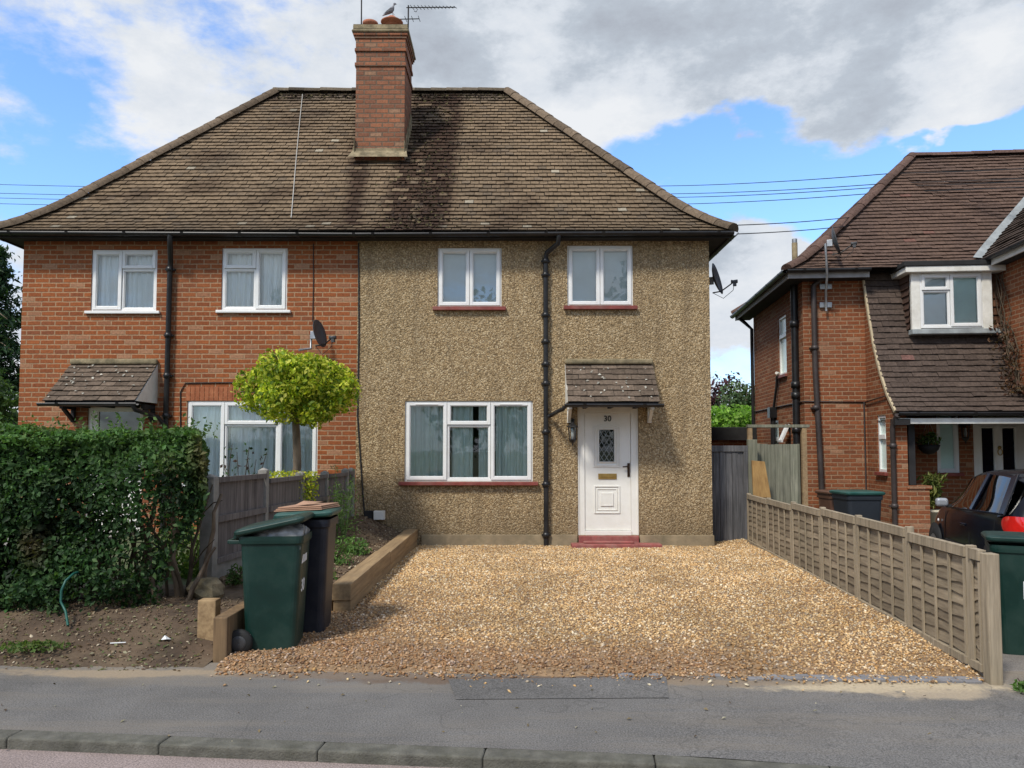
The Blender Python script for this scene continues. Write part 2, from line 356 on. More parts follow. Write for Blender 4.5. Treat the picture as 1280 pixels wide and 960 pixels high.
def leaves(name, pts, nrm, size, cols, mat, parent=None, aspect=.55, jitter=.8):
    N = len(pts); pts = np.asarray(pts, float)
    n = np.asarray(nrm, float) + RNG.normal(0, jitter, (N, 3)); n /= np.linalg.norm(n, axis=1, keepdims=True)+1e-9
    t = RNG.normal(0, 1, (N, 3)); t[:, 2] -= .5; t -= n*(t*n).sum(1, keepdims=True); t /= np.linalg.norm(t, axis=1, keepdims=True)+1e-9
    b = np.cross(n, t); s = np.asarray(size)[:, None]*.5
    base = pts - t*s; tip = pts + t*s - n*s*.25; mid = pts + n*s*.12
    L = pts + b*s*aspect + n*s*.22; R = pts - b*s*aspect + n*s*.22
    V = np.stack([base, R, mid*0 + tip, L], 1).reshape(-1, 3)
    i = np.arange(N)[:, None]*4; T = np.concatenate([i+[[0, 1, 2]], i+[[0, 2, 3]]], 1).reshape(-1, 3)
    C = np.repeat(cols, 4, axis=0); C = np.clip(C*(RNG.uniform(.85, 1.15, (len(C), 1))), 0, 1)
    return np_mesh(name, V, T, C, mat, parent)
def pal(N, cols, w=None, var=.25):
    cols = np.array(cols); idx = RNG.choice(len(cols), N, p=w); c = cols[idx]*RNG.uniform(1-var, 1+var, (N, 1)); return c
def blob_pts(N, c, r, shell=.35):
    d = RNG.normal(0, 1, (N, 3)); d /= np.linalg.norm(d, axis=1, keepdims=True)
    rad = 1 - shell*RNG.random((N, 1))**1.3
    return np.array(c) + d*rad*np.array(r), d
def struct(mb, name, mat, **k): return tag(mb.build(name, mat, **k), kind='structure')
# tiled slope: rows[i] = (A_i, B_i) lower-left/right ends of each course, last pair is the top line
def tile_rows(mb, rows, tw, colf, n, th=.019, lift=.032, gap=.004, jit=.004, tint=.0):
    n = Vector(n)
    e = (rows[0][1]-rows[0][0]).normalized(); o = rows[0][0]
    for i in range(len(rows)-1):
        A, B = rows[i]; C, D = rows[i+1]
        al, bl = (A-o).dot(e), (B-o).dot(e); au, bu = (C-o).dot(e), (D-o).dot(e)
        L0 = A - e*al; U0 = C - e*au; up = (U0-L0); ul = up.normalized(); nn = e.cross(ul).normalized()
        if nn.z < 0: nn = -nn
        k0 = math.floor(min(al, au)/tw)-1; k1 = math.ceil(max(bl, bu)/tw)+1; sh = .5*tw*(i % 2) + random.uniform(-.01, .01)
        sag = random.uniform(-.004, .004)
        for k in range(k0, k1):
            x0 = k*tw+sh+random.uniform(-.003, .003); x1 = x0+tw-gap
            a0, a1 = min(max(x0, al), bl), min(max(x1, al), bl); c0, c1 = min(max(x0, au), bu), min(max(x1, au), bu)
            if a1-a0 < .004 and c1-c0 < .004: continue
            j0 = lift+random.uniform(-jit, jit)+sag; j1 = j0+random.uniform(-jit, jit)*.7; dl = ul*random.uniform(-.006, .006)
            P = [L0+e*a0+nn*j0+dl-ul*.01, L0+e*a1+nn*j1+dl-ul*.01, U0+e*c1+nn*(j1-lift*.75), U0+e*c0+nn*(j0-lift*.75)]
            Q = [P[0]-nn*th, P[1]-nn*th]
            mid = (P[0]+P[1]+P[2]+P[3])/4
            mb.curcol = colf(mid); st_ = getattr(colf, 'stain', None); i0 = len(mb.c)
            mb.add(P, [(0, 1, 2, 3)], False); mb.curcol = tuple(q*.48 for q in mb.curcol); mb.add([P[0], P[1], P[2], P[3]]+Q, [(4, 5, 1, 0), (4, 0, 3), (1, 5, 2)], False)  # butt edges coloured darker: dirt plus a painted shadow line under each course
            if st_:
                rnd = random.random()
                for q in range(i0, len(mb.c)):
                    f, dk = st_(Vector(mb.v[q]), rnd); mb.c[q] = tuple(a_+(b_*(1 if q < i0+4 else .4)-a_)*f for a_, b_ in zip(mb.c[q], dk))
def half_tiles(mb, a, b, r, seg, colf, n=7, up=(0, 0, 1), drop=0.):
    a = Vector(a); b = Vector(b); d = (b-a); L = d.length; d.normalize(); k = max(1, round(L/seg)); up = Vector(up)
    x = d.cross(up).normalized(); y = x.cross(d)
    for i in range(k):
        mb.curcol = colf(a+d*(i+.5)*L/k); j = random.uniform(-.006, .006); vs = []
        for t, rr in ((i*L/k, r*1.06), ((i+1)*L/k+.01, r*.98)):
            for q in range(n+1):
                an = PI*q/n; vs.append(a + d*t + x*math.cos(an)*rr + y*(math.sin(an)*rr*.8+j-drop))
        fs = [(q, q+1, q+n+2, q+n+1) for q in range(n)]
        mb.add(vs, fs, True); mb.add(vs[:n+1], [tuple(range(n+1))], False)
def profile(pts, gauge):
    """sample a (h, z) polyline at equal slope length"""
    out = []; L = [0]
    for i in range(len(pts)-1): L.append(L[-1]+math.dist(pts[i], pts[i+1]))
    k = round(L[-1]/gauge)
    for q in range(k+1):
        t = L[-1]*q/k
        for i in range(len(pts)-1):
            if t <= L[i+1]+1e-9:
                f = (t-L[i])/(L[i+1]-L[i]); out.append(tuple(pts[i][j]+(pts[i+1][j]-pts[i][j])*f for j in range(len(pts[0])))); break
    return out
def wall_panel(mb, x0, x1, z0, z1, y, holes, rev=.1, ny=-1, mk=None):
    """vertical wall on plane y with rectangular holes and reveals; mk maps (x,y,z)"""
    mk = mk or (lambda x, y, z: (x, y, z))
    xs = sorted({x0, x1, *[h[0] for h in holes], *[h[1] for h in holes]}); zs = sorted({z0, z1, *[h[2] for h in holes], *[h[3] for h in holes]})
    xs = [x for x in xs if x0 <= x <= x1]; zs = [z for z in zs if z0 <= z <= z1]
    for i in range(len(xs)-1):
        for j in range(len(zs)-1):
            cx, cz = (xs[i]+xs[i+1])/2, (zs[j]+zs[j+1])/2
            if any(h[0] < cx < h[1] and h[2] < cz < h[3] for h in holes): continue
            mb.quad(mk(xs[i], y, zs[j]), mk(xs[i+1], y, zs[j]), mk(xs[i+1], y, zs[j+1]), mk(xs[i], y, zs[j+1]))
    for a, b, c, d in holes:
        Y = y+rev
        mb.quad(mk(a, y, c), mk(a, y, d), mk(a, Y, d), mk(a, Y, c)); mb.quad(mk(b, y, d), mk(b, y, c), mk(b, Y, c), mk(b, Y, d))
        mb.quad(mk(a, y, d), mk(b, y, d), mk(b, Y, d), mk(a, Y, d)); mb.quad(mk(b, y, c), mk(a, y, c), mk(a, Y, c), mk(b, Y, c))
def window(parent, x0, x1, z0, z1, y, cells, sill=None, curtain=None, local=False, fw=.05, inset=.02, label=None, clab=None, pane='glass', frame='pvc', vents=(), mk=None):
    """cells: (fx0,fx1,fz0,fz1,sash) fractions; frame front at y+inset (outer face toward -y)"""
    mb = MB(); W, H = x1-x0, z1-z0; ya, yb = y+inset, y+inset+.06; gl = MB()
    mb.box(x0, x0+fw*.8, ya, yb, z0, z1); mb.box(x1-fw*.8, x1, ya, yb, z0, z1)
    mb.box(x0+fw*.8, x1-fw*.8, ya, yb, z0, z0+fw*.8); mb.box(x0+fw*.8, x1-fw*.8, ya, yb, z1-fw*.8, z1)
    ins = fw*.5
    for a, b, c, d, sash in cells:
        X0, X1 = x0+ins+(W-2*ins)*a, x0+ins+(W-2*ins)*b; Z0, Z1 = z0+ins+(H-2*ins)*c, z0+ins+(H-2*ins)*d
        s = fw*.95 if sash else fw*.55; yf = ya-.018 if sash else ya+.004; g = .003
        X0 += g; X1 -= g; Z0 += g; Z1 -= g
        mb.box(X0, X0+s, yf, yb-.003, Z0, Z1); mb.box(X1-s, X1, yf, yb-.003, Z0, Z1)
        mb.box(X0+s, X1-s, yf, yb-.003, Z0, Z0+s); mb.box(X0+s, X1-s, yf, yb-.003, Z1-s, Z1)
        # inner bead
        q = .012; mb.box(X0+s, X0+s+q, yf+.012, yb-.01, Z0+s, Z1-s); mb.box(X1-s-q, X1-s, yf+.012, yb-.01, Z0+s, Z1-s)
        mb.box(X0+s+q, X1-s-q, yf+.012, yb-.01, Z0+s, Z0+s+q); mb.box(X0+s+q, X1-s-q, yf+.012, yb-.01, Z1-s-q, Z1-s)
        gl.quad((X0+s, yf+.03, Z0+s), (X1-s, yf+.03, Z0+s), (X1-s, yf+.03, Z1-s), (X0+s, yf+.03, Z1-s))
        if sash and (a, b, c, d) in vents or (sash == 2): mb.box(X0+(X1-X0)*.22, X0+(X1-X0)*.78, yf-.010, yf+.002, Z1-s*.75, Z1-s*.45)
    w = mb.build('window', M[frame], parent, local, bevel=.004, label=label)
    gl.build('pane', M[pane], w, local)
    if sill:
        sm, sx, sh, sp = sill
        MB().box(x0-sx, x1+sx, y-sp, y+inset+.03, z0-sh, z0-.001).build('sill', M[sm], w, local, bevel=.006)
    if curtain:
        for ci, (a, b, c, d, mat, amp, wl) in enumerate(curtain):
            cm = MB(); n = max(8, int((b-a)*W/.012)); X = [x0+W*(a+(b-a)*i/n) for i in range(n+1)]; ph = random.uniform(0, 6)
            yy = [y+inset+(.085 if amp else .06) + (amp*math.sin(x*2*PI/wl+ph+1.3*math.sin(x*5.1+ph)) + amp*.5*math.sin(x*2*PI/(wl*.43)) if amp else 0) for x in X]
            vs = [(X[i], yy[i], z0+H*zz) for zz in (c, d) for i in range(n+1)]
            cm.add(vs, [(i, i+1, i+n+2, i+n+1) for i in range(n)], True); cm.build('curtain' if amp else 'blind', M[mat], w, local)
    return w
def text_mesh(s, size, depth, name, mat, parent, mtx, local=True):
    cu = bpy.data.curves.new('txt', 'FONT'); cu.body = s; cu.size = size; cu.extrude = depth; cu.align_x = 'CENTER'; cu.align_y = 'CENTER'; cu.offset = size*.015
    t = bpy.data.objects.new('txt', cu); COL.objects.link(t); bpy.context.view_layer.update()
    me = bpy.data.meshes.new_from_object(t.evaluated_get(bpy.context.evaluated_depsgraph_get())); bpy.data.objects.remove(t); bpy.data.curves.remove(cu)
    me.transform(mtx); me.materials.clear(); me.materials.append(mat); me.name = name
    o = bpy.data.objects.new(name, me); COL.objects.link(o); o.parent = parent; return o
# ================================================================== SETTING
from mathutils import noise as mn
def lin(a, b, n): return [a+(b-a)*i/(n-1) for i in range(n)]
def fb(x, y, sc=1., o=4): return mn.fractal(Vector((x*sc, y*sc, 3.7)), 1., 2., o)*.5
def sstep(a, b, x): t = min(1, max(0, (x-a)/(b-a))); return t*t*(3-2*t)
def kerb_y(x): return 4.332 - .098*(x+2.83)
def pave_y(x): return 5.468 - .0382*(x+3.586)
def fence_x(y): return 3.20 + .085*(y-5.15)
HY = 12.2
def grid(mb, xs, ys, zf, skip=None):
    nx, ny = len(xs), len(ys)
    vs = [(x, y, zf(x, y)) for y in ys for x in xs]
    fs = [(j*nx+i, j*nx+i+1, (j+1)*nx+i+1, (j+1)*nx+i) for j in range(ny-1) for i in range(nx-1) if not (skip and skip((xs[i]+xs[i+1])/2, (ys[j]+ys[j+1])/2))]
    return mb.add(vs, fs, True)
g = MB(); g.quad((-400, -400, -.14), (400, -400, -.14), (400, 600, -.14), (-400, 600, -.14)); struct(g, 'ground', M['grass_ground'])
g = MB(); g.quad((-60, -6, -.054), (60, -6, -.054), (60, kerb_y(60)+.0, -.054), (-60, kerb_y(-60), -.054))
struct(g, 'road', M['road'])
def ktop(x): return -.048*sstep(.70, 2.4, x)
g = MB(); [g.quad((x, kerb_y(x)+.003, ktop(x)), (x+.5, kerb_y(x+.5)+.003, ktop(x+.5)), (x+.5, max(pave_y(x+.5), kerb_y(x+.5)+.4)+.25, 0), (x, max(pave_y(x), kerb_y(x)+.4)+.25, 0)) for x in lin(-24, 26, 101)[:-1]]; struct(g, 'pavement', M['pavement'])
# kerb stones (one run, each .85 m, joints between), dropped to the right
def ktop(x): return -.048*sstep(.70, 2.4, x)
g = MB(); L = .853; x = -2.70-22*L
while x < 16:
    a, b = x+.004, x+L-.004
    ya, yb = kerb_y(a), kerb_y(b); j = random.uniform(-.003, .003)
    a -= .003; b += .003; g.beam((a, ya-.0625+j*.6, -.084+j*.4+ktop(a)), (b, yb-.0625+j*.6, -.084+j*.3+ktop(b)), .125, .18); x += L; continue
    def top(q): return .005 - .035*sstep(.72, 1.7, q)
    n = 9; prof = [(-.125, -.1), (-.122, -.022), (-.115, -.008), (-.10, 0), (0.0, 0.0), (0., -.1)]
    vs = []
    for i in range(n):
        q = a+(b-a)*i/(n-1); yb = kerb_y(q)
        for (dy, dz) in prof: vs.append((q, yb+dy+.004*fb(q, dy, 9), (top(q)+dz+.003*fb(q, dy, 13)) if dz > -.09 else -.12))
    k = len(prof); fs = [(i*k+j, (i+1)*k+j, (i+1)*k+j+1, i*k+j+1) for i in range(n-1) for j in range(k-1)]
    fs += [tuple(range(k)), tuple(range((n-1)*k, n*k))[::-1]]
    g.add(vs, fs, False); x += L
struct(g, 'kerb', M['kerb'], bevel=.013, bseg=3)
def blob_sheet(cx, cy, rx, ry, z, seed, n=40, amp=.35):
    m = MB(); vs = [(cx, cy, z)]
    for i in range(n):
        a = 2*PI*i/n; k = 1+amp*fb(math.cos(a)*1.4+seed, math.sin(a)*1.4, 1.5, 4)*2
        vs.append((cx+rx*k*math.cos(a), cy+ry*k*math.sin(a), z))
    m.add(vs, [(0, 1+i, 1+(i+1) % n) for i in range(n)], False); return m
g = MB(); P = [gnd(u, v, .004) for u, v in ((560, 849), (833, 846), (836, 872), (570, 874))]; g.quad(*[(p.x, p.y, .004) for p in (P[3], P[2], P[1], P[0])]); struct(g, 'pavement_patch', M['patch'])
# driveway bed
def drive_z(x, y): return -.022 + .050*sstep(pave_y(x)-.10, pave_y(x)+.22, y+.10*fb(x+7, y, 2.2)) + .02*sstep(5.4, 6.4, y)*sstep(12.3, 10.5, y) + .022*fb(x, y, .8) + .012*fb(x, y, 4) + .03*sstep(.5, 0, abs(x-fence_x(y)))*sstep(5.3, 7, y)
def in_drive(x, y):
    if x > fence_x(y)-.02 or y < pave_y(x)-.14 or y > 12.75: return False
    if y > HY-.02 and x < 3.17: return False
    return x > (-1.50 if y > 7.2 else -2.07)
g = MB(); grid(g, lin(-2.08, 3.86, 100), lin(5.1, 12.76, 120), drive_z, lambda x, y: not in_drive(x, y)); struct(g, 'driveway', M['gravel_base'])
def stones(name, N, ok, zf, box, smin, smax, cols, w, colf=None):
    x = RNG.uniform(box[0], box[1], N*2); y = RNG.uniform(box[2], box[3], N*2)
    keep = np.array([ok(a, b) for a, b in zip(x, y)]); x, y = x[keep][:N], y[keep][:N]; N = len(x)
    z = np.array([zf(a, b) for a, b in zip(x, y)])
    s = RNG.uniform(smin, smax, N)*RNG.choice([.7, 1, 1.25], N)
    ax = np.stack([s*.5*RNG.uniform(.8, 1.2, N), s*.5*RNG.uniform(.5, .9, N), s*.5*RNG.uniform(.3, .6, N)], 1)
    o = np.array([[1,0,0],[0,1,0],[-1,0,0],[0,-1,0],[0,0,1],[0,0,-1]], float)
    V = o[None]*ax[:, None, :]; V *= RNG.uniform(.75, 1.25, (N, 6, 1))
    q = RNG.normal(0, 1, (N, 3)); q[:, :2] *= .35; ang = RNG.uniform(0, 2*PI, N); tl = RNG.normal(0, .35, (N, 2))
    c, sn = np.cos(ang), np.sin(ang); X = V[..., 0]*c[:, None]-V[..., 1]*sn[:, None]; Y = V[..., 0]*sn[:, None]+V[..., 1]*c[:, None]
    Z = V[..., 2] + X*tl[:, :1] + Y*tl[:, 1:]
    V = np.stack([X+x[:, None], Y+y[:, None], Z+z[:, None]+(ax[:, 2]*.5)[:, None]], 2).reshape(-1, 3)
    T = np.array([[0,1,4],[1,2,4],[2,3,4],[3,0,4],[1,0,5],[2,1,5],[3,2,5],[0,3,5]])
    T = (np.arange(N)[:, None, None]*6+T[None]).reshape(-1, 3)
    C = pal(N, cols, w, .2)
    if colf is not None: C = C*np.array([colf(a, b) for a, b in zip(x, y)])
    return np_mesh(name, V, T, np.repeat(np.clip(C, 0, 1), 6, 0), M['stone'])
GC = [(.56, .375, .18), (.66, .49, .27), (.45, .28, .12), (.74, .64, .46), (.28, .175, .095), (.40, .33, .24), (.50, .30, .12)]
def gcol(x, y):
    d = sstep(6.4, 5.5, y)*(1-.75*sstep(.8, 2.6, x)) + .75*sstep(.2, -1.7, x)*sstep(8.8, 6.6, y) + .35*max(0, fb(x+4, y, .9))
    d = min(1, d); k = np.array([1-.38*d, 1-.45*d, 1-.42*d]); tr = math.exp(-((x-.15)/.22)**2)+math.exp(-((x-1.75)/.22)**2); k = k*(1-.14*tr*(.6+fb(x, y, 2)))*(1+.5*fb(x+9, y+3, 1.4)); return k*np.array([1.03, 1.0, .98])*(1+.10*sstep(7, 11, y))
def front_ok(x, y): return in_drive(x, y) and random.random() < sstep(-.12, .16, y-pave_y(x)+.16*fb(x*1.3+3, y, 1.8))
tag(stones('gravel', 98000, front_ok, lambda x, y: max(.002, drive_z(x, y)), (-2.07, 3.85, 5.15, 12.75), .014, .035, GC, [.26, .22, .18, .10, .10, .07, .07], gcol), kind='stuff', label='golden tan gravel chippings covering the driveway', cat='gravel')
tag(stones('loose_gravel', 260, lambda x, y: (random.random() < math.exp(-max(0, pave_y(x)-y)*9)), lambda x, y: .004, (-1.9, 3.0, 4.8, 5.5), .012, .034, GC, None), kind='stuff', label='loose stones kicked from the driveway onto the pavement', cat='gravel')
# grey setts along the front edge of the drive
g = MB()
for r in range(2):
    x = .55+r*.05
    while x < 3.12:
        l = random.uniform(.075, .14)
        if x > 1.75 or random.random() < .45:
            y = pave_y(x)-.02+r*.058; h = .010+random.uniform(-.004, .005); g.curcol = (1, 1, 1)
            g.box(x, x+l-.012, y+random.uniform(-.006, .006), y+.048+random.uniform(-.004, .004), -.02, h)
        x += l
struct(g, 'sett_edging', M['sett'], bevel=.006)
# dirt bank on the left, under the hedge
def bank_z(x, y):
    d = y-pave_y(x)+.05; return -.012 + .24*sstep(0, 1.15, d) + .035*fb(x, y, 1.6)*sstep(0, .4, d) + .02*fb(x, y, 6)*sstep(0, .2, d) - .05*sstep(-2.5, -2.2, x)*sstep(.1, .5, d)
g = MB(); grid(g, lin(-12, -2.19, 130), lin(5.25, 7.6, 50), bank_z); struct(g, 'dirt_bank', M['bank'])
def garden_z(x, y): return .21 + .03*fb(x, y, .9)
g = MB(); grid(g, lin(-12, -2.68, 30), lin(7.4, HY, 20), garden_z); struct(g, 'front_garden', M['grass_ground'])
g = MB(); g.box(-7.4, -5.9, 7.6, HY-.1, .1, .26); struct(g, 'garden_path', M['concrete_post'])
# raised soil bed between the left fence and the sleepers
def bed_z(x, y):
    z = .20 + .09*sstep(-1.7, -2.5, x) + .05*fb(x, y, 1.8) + .025*fb(x, y, 7)
    z -= .22*sstep(7.5, 7.2, y); z += .20*sstep(9.8, 11.9, y)*sstep(-1.55, -2.3, x); return min(z, .27+max(0, (-1.72-x))*.6)
g = MB(); grid(g, lin(-2.95, -1.60, 34), lin(7.2, HY+.05, 80), bed_z); struct(g, 'soil_bed', M['soil'])
tag(stones('soil_clods', 3800, lambda x, y: True, bed_z, (-2.9, -1.68, 7.25, HY), .012, .05, [(.15, .10, .06), (.25, .19, .12), (.10, .065, .04), (.5, .42, .3)], [.4, .3, .25, .05]), kind='stuff', label='crumbly brown soil clods in the raised bed', cat='soil')
tag(stones('bank_clods', 5200, lambda x, y: y > pave_y(x)+.02, bank_z, (-7, -2.25, 5.35, 7), .008, .034, [(.15, .10, .06), (.22, .17, .11), (.09, .06, .04), (.5, .42, .3)], [.4, .3, .26, .04]), kind='stuff', label='earth crumbs and small stones on the bank below the hedge', cat='soil')
# neighbour's drive
g = MB(); [g.quad((a, pave_y(a)+.24, -.002), (b, pave_y(b)+.24, -.002), (b, 6.3, -.085), (a, 6.3, -.085)) for a, b in ((3.1, 8), (8, 16), (16, 26))]; g.quad((3.2, 6.3, -.085), (40, 6.3, -.085), (40, 16, -.085), (3.9, 16, -.085)); struct(g, 'neighbour_drive', M['drive2'])
g = MB(); grid(g, lin(3.18, 9, 20), lin(12.7, 24, 20), lambda x, y: -.05+.04*fb(x, y)); struct(g, 'side_passage', M['grass_ground'])
# ================================================================== SEMI-DETACHED HOUSE
def fx(u, v=480): return at(u, v, HY).x
def fz(v): return at(640, v, HY).z
HL, HP, HR = -7.85, -2.47, 3.16; HB = 19.4; EZ = at(450, 290.5, HY-.30).z
house = thing('semi_detached_house', 'semi-detached pair under one hipped tile roof, left half red brick, right half brown pebbledash', 'house', (-2.4, HY, 0))
def rect(u0, u1, v0, v1):  # opening read off the front plane
    vm = (v0+v1)/2; return (fx(u0, vm), fx(u1, vm), fz(v1), fz(v0))
W1 = rect(114, 196, 312, 389); W2 = rect(277, 359, 310, 388); W6 = rect(233, 397, 501, 604)
W3 = rect(547, 627, 310, 384); W4 = rect(709, 791, 307, 383); W5 = rect(506, 666, 501, 602)
D1 = (fx(108, 560), fx(178, 560), .1, fz(509)); D2 = (fx(722, 590), fx(798, 590), fz(669), fz(507))
mb = MB(); wall_panel(mb, HL, HP, -.1, EZ, HY, [W1, W2, W6, D1], .07)
mb.quad((HL, HB, -.1), (HL, HY, -.1), (HL, HY, EZ), (HL, HB, EZ)); mb.quad((HP, HB, -.1), (HL, HB, -.1), (HL, HB, EZ), (HP, HB, EZ))
mb.build('brick_wall', M['brick'], house)
PY = HY-.022
mb = MB(); wall_panel(mb, HP, HR, .0, EZ, PY, [W3, W4, W5, D2], .09)
mb.quad((HP, HY+.02, -.1), (HP, PY, -.1), (HP, PY, EZ), (HP, HY+.02, EZ))
mb.quad((HR, PY, 0), (HR, HB, 0), (HR, HB, EZ), (HR, PY, EZ)); mb.quad((HR, HB, 0), (HP, HB, 0), (HP, HB, EZ), (HR, HB, EZ))
mb.build('pebbledash_wall', M['pebble'], house)
# plinth strips of smooth cement
zp = fz(668); mb = MB(); mb.box(fx(527, 675), D2[0]-.01, PY-.03, PY-.001, -.05, zp); mb.box(D2[1]+.01, HR+.02, PY-.03, PY-.001, -.05, zp-.01); mb.box(HR+.001, HR+.02, PY, HB, -.05, zp-.01)
mb.build('plinth', M['cement'], house, bevel=.008)
# soldier course over the brick ground-floor window
mb = MB(); x = W6[0]-.02; zb, zt = W6[3]+.002, W6[3]+.225
while x < W6[1]+.02:
    mb.box(x, x+.064, HY-.006, HY+.02, zb, zt); x += .0745
def soldier_mat():
    t = NT('soldier_brick'); v = t.obj(); c = t.ramp(t.noise(v, 7, 3), [(.3, (.24, .075, .035)), (.7, (.42, .16, .075))])
    t.bsdf(c, .9, t.bump(t.noise(v, 70, 4), .4, .006), spec=.2); return t.done()
mb.build('soldier_course', soldier_mat(), house)
# inside: a dark room shell behind the openings
mb = MB(); y = HY+1.6
mb.quad((HL+.05, y, 0), (HR-.05, y, 0), (HR-.05, y, EZ), (HL+.05, y, EZ)); mb.quad((HL+.05, HY+.2, 2.55), (HR-.05, HY+.2, 2.55), (HR-.05, y, 2.55), (HL+.05, y, 2.55))
mb.build('room_shell', M['dark_inside'], house)
# ---- roof
EY = HY-.30; RY = 15.75; EXL, EXR = HL-.30, HR+.31; RXL, RXR = at(346, 113, RY).x, at(634, 111, RY).x; RZ = at(490, 113, RY).z-.06
EBY = HB+.30
prof = [(0, 0), (.05, .032), (.10, .070), (.16, .121), (.22, .180), (.30, .262), (1, 1)]
def sect(s, z): return s, EZ+.02+(RZ-EZ-.02)*z
def corner(s, z, left, front):
    ex = EXL if left else EXR; rx = RXL if left else RXR; ey = EY if front else EBY
    return Vector((ex+(rx-ex)*s, ey+(RY-ey)*s, EZ+.02+(RZ-EZ-.02)*z))
pp = profile([((RY-EY)*s, (RZ-EZ)*z, s, z) for s, z in prof], .138)
SZ = [(p[2], p[3]) for p in pp]
def roof_col(p):
    s = (p.z-EZ)/(RZ-EZ); x = p.x; n = fb(x*1.2+9, p.z*1.2, 1.3, 4); k = random.uniform(.87, 1.13)
    c = Vector((.205, .146, .091))*k
    if random.random() < .07: c = Vector((.165, .122, .082))*k
    if random.random() < .007: c = Vector((.36, .31, .23))
    lo = 1 - .25*sstep(.3, .0, s); c = c*lo
    c = c.lerp(Vector((.115, .088, .062)), min(1, max(0, n*1.5-.05)))
    if s > .93 and p.y < RY: c = c.lerp(Vector((.09, .075, .06)), .5)
    return tuple(c)
def roof_stain(p, rnd):
    if p.y > RY-.02: return 0., (0, 0, 0)
    s = (p.z-EZ)/(RZ-EZ); x = p.x; e = .30*fb(x*1.2, p.z*2.2, 1.6, 5); f = 0.
    dk = (.036+.022*rnd, .021+.012*rnd, .014+.008*rnd)
    band = lambda c, h, soft: 1-sstep(h-soft, h+soft, abs(x+e*.7-c))
    main = band(-1.32, .30, .07); patch = (1-sstep(.12, .3, math.hypot((x+1.5+e)/1.3, (s-.80)*3.2)))
    f = max(f, main*(1-patch)*(.95 if rnd > .05 else .4))
    up = band(-1.72, .26, .08)*sstep(.50, .60, s)*(1-patch); f = max(f, up*(.9 if rnd > .2 else .2))
    low = band(-1.84, .30, .08)*sstep(.64, .5, s); f = max(f, low*(.9 if rnd > .30 else .15))
    l0 = -2.97+.42*max(0, 1-s/.8); left = (1-sstep(.13, .22, abs(x+e*.5-l0)))*sstep(.86, .74, s); f = max(f, left*(.88 if rnd > .15 else .3))
    f = max(f, .5*sstep(.1, .35, fb(x*.7+20, p.z*1.5, 1.5, 4)))
    return min(1, f), dk
roof_col.stain = roof_stain
def slope(mb, la, lb, tw, colf, nrm):
    tile_rows(mb, [(la(s, z), lb(s, z)) for s, z in SZ], tw, colf, nrm, gap=.008)
# front slope first (its joints show), then the rest
CL = lambda l, f: (lambda s, z: corner(s, z, l, f))
mb = MB()
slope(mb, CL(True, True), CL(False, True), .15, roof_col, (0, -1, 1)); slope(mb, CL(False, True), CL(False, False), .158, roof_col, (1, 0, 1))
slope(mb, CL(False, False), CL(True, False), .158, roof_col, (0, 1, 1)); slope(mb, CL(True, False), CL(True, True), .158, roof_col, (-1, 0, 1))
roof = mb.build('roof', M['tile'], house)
mb = MB()
for (l0, f0), (l1, f1) in (((1,1),(0,1)), ((0,1),(0,0)), ((0,0),(1,0)), ((1,0),(1,1))):
    for i in range(len(SZ)-1):
        a, b = SZ[i], SZ[i+1]; mb.quad(corner(*a, l0, f0), corner(*a, l1, f1), corner(*b, l1, f1), corner(*b, l0, f0))
mb.build('roof_deck', M['deck'], roof)
mb = MB(); rc = lambda p: tuple(Vector((.17, .125, .085))*random.uniform(.65, 1.15)); rd = lambda p: tuple(Vector((.125, .10, .07))*random.uniform(.5, 1.3))
half_tiles(mb, corner(1, 1, 1, 1)+Vector((-.05, 0, 0)), corner(1, 1, 0, 1)+Vector((.05, 0, 0)), .13, .33, rd)
for l in (1, 0):
    for f in (1, 0):
        pts = [corner(s, z, l, f) for s, z in prof]
        for i in range(len(pts)-1): half_tiles(mb, pts[i]+Vector((0, 0, .01)), pts[i+1]+Vector((0, 0, .01)), .14, .32, rc)
mb.build('ridge_tiles', M['tile'], roof)
# moss cushions on the ridge and in the stained band
mp = [];
for i in range(1700):
    s = random.random(); 
    if i % 2: x = random.gauss(-1.55, .32); p = corner(s, 0, 1, 1); 
    else: x = random.uniform(RXL, RXR); s = random.uniform(.93, 1)
    zz = np.interp(s, [a for a, b in prof], [b for a, b in prof]); mp.append((x, EY+(RY-EY)*s, EZ+.02+(RZ-EZ-.02)*zz+.035))
mp = np.array(mp); leaves('moss', mp, np.tile([0, -.7, .7], (len(mp), 1)), RNG.uniform(.03, .085, len(mp)), pal(len(mp), [(.05, .04, .025), (.09, .075, .035), (.035, .024, .02)]), M['tile'], roof, .9)
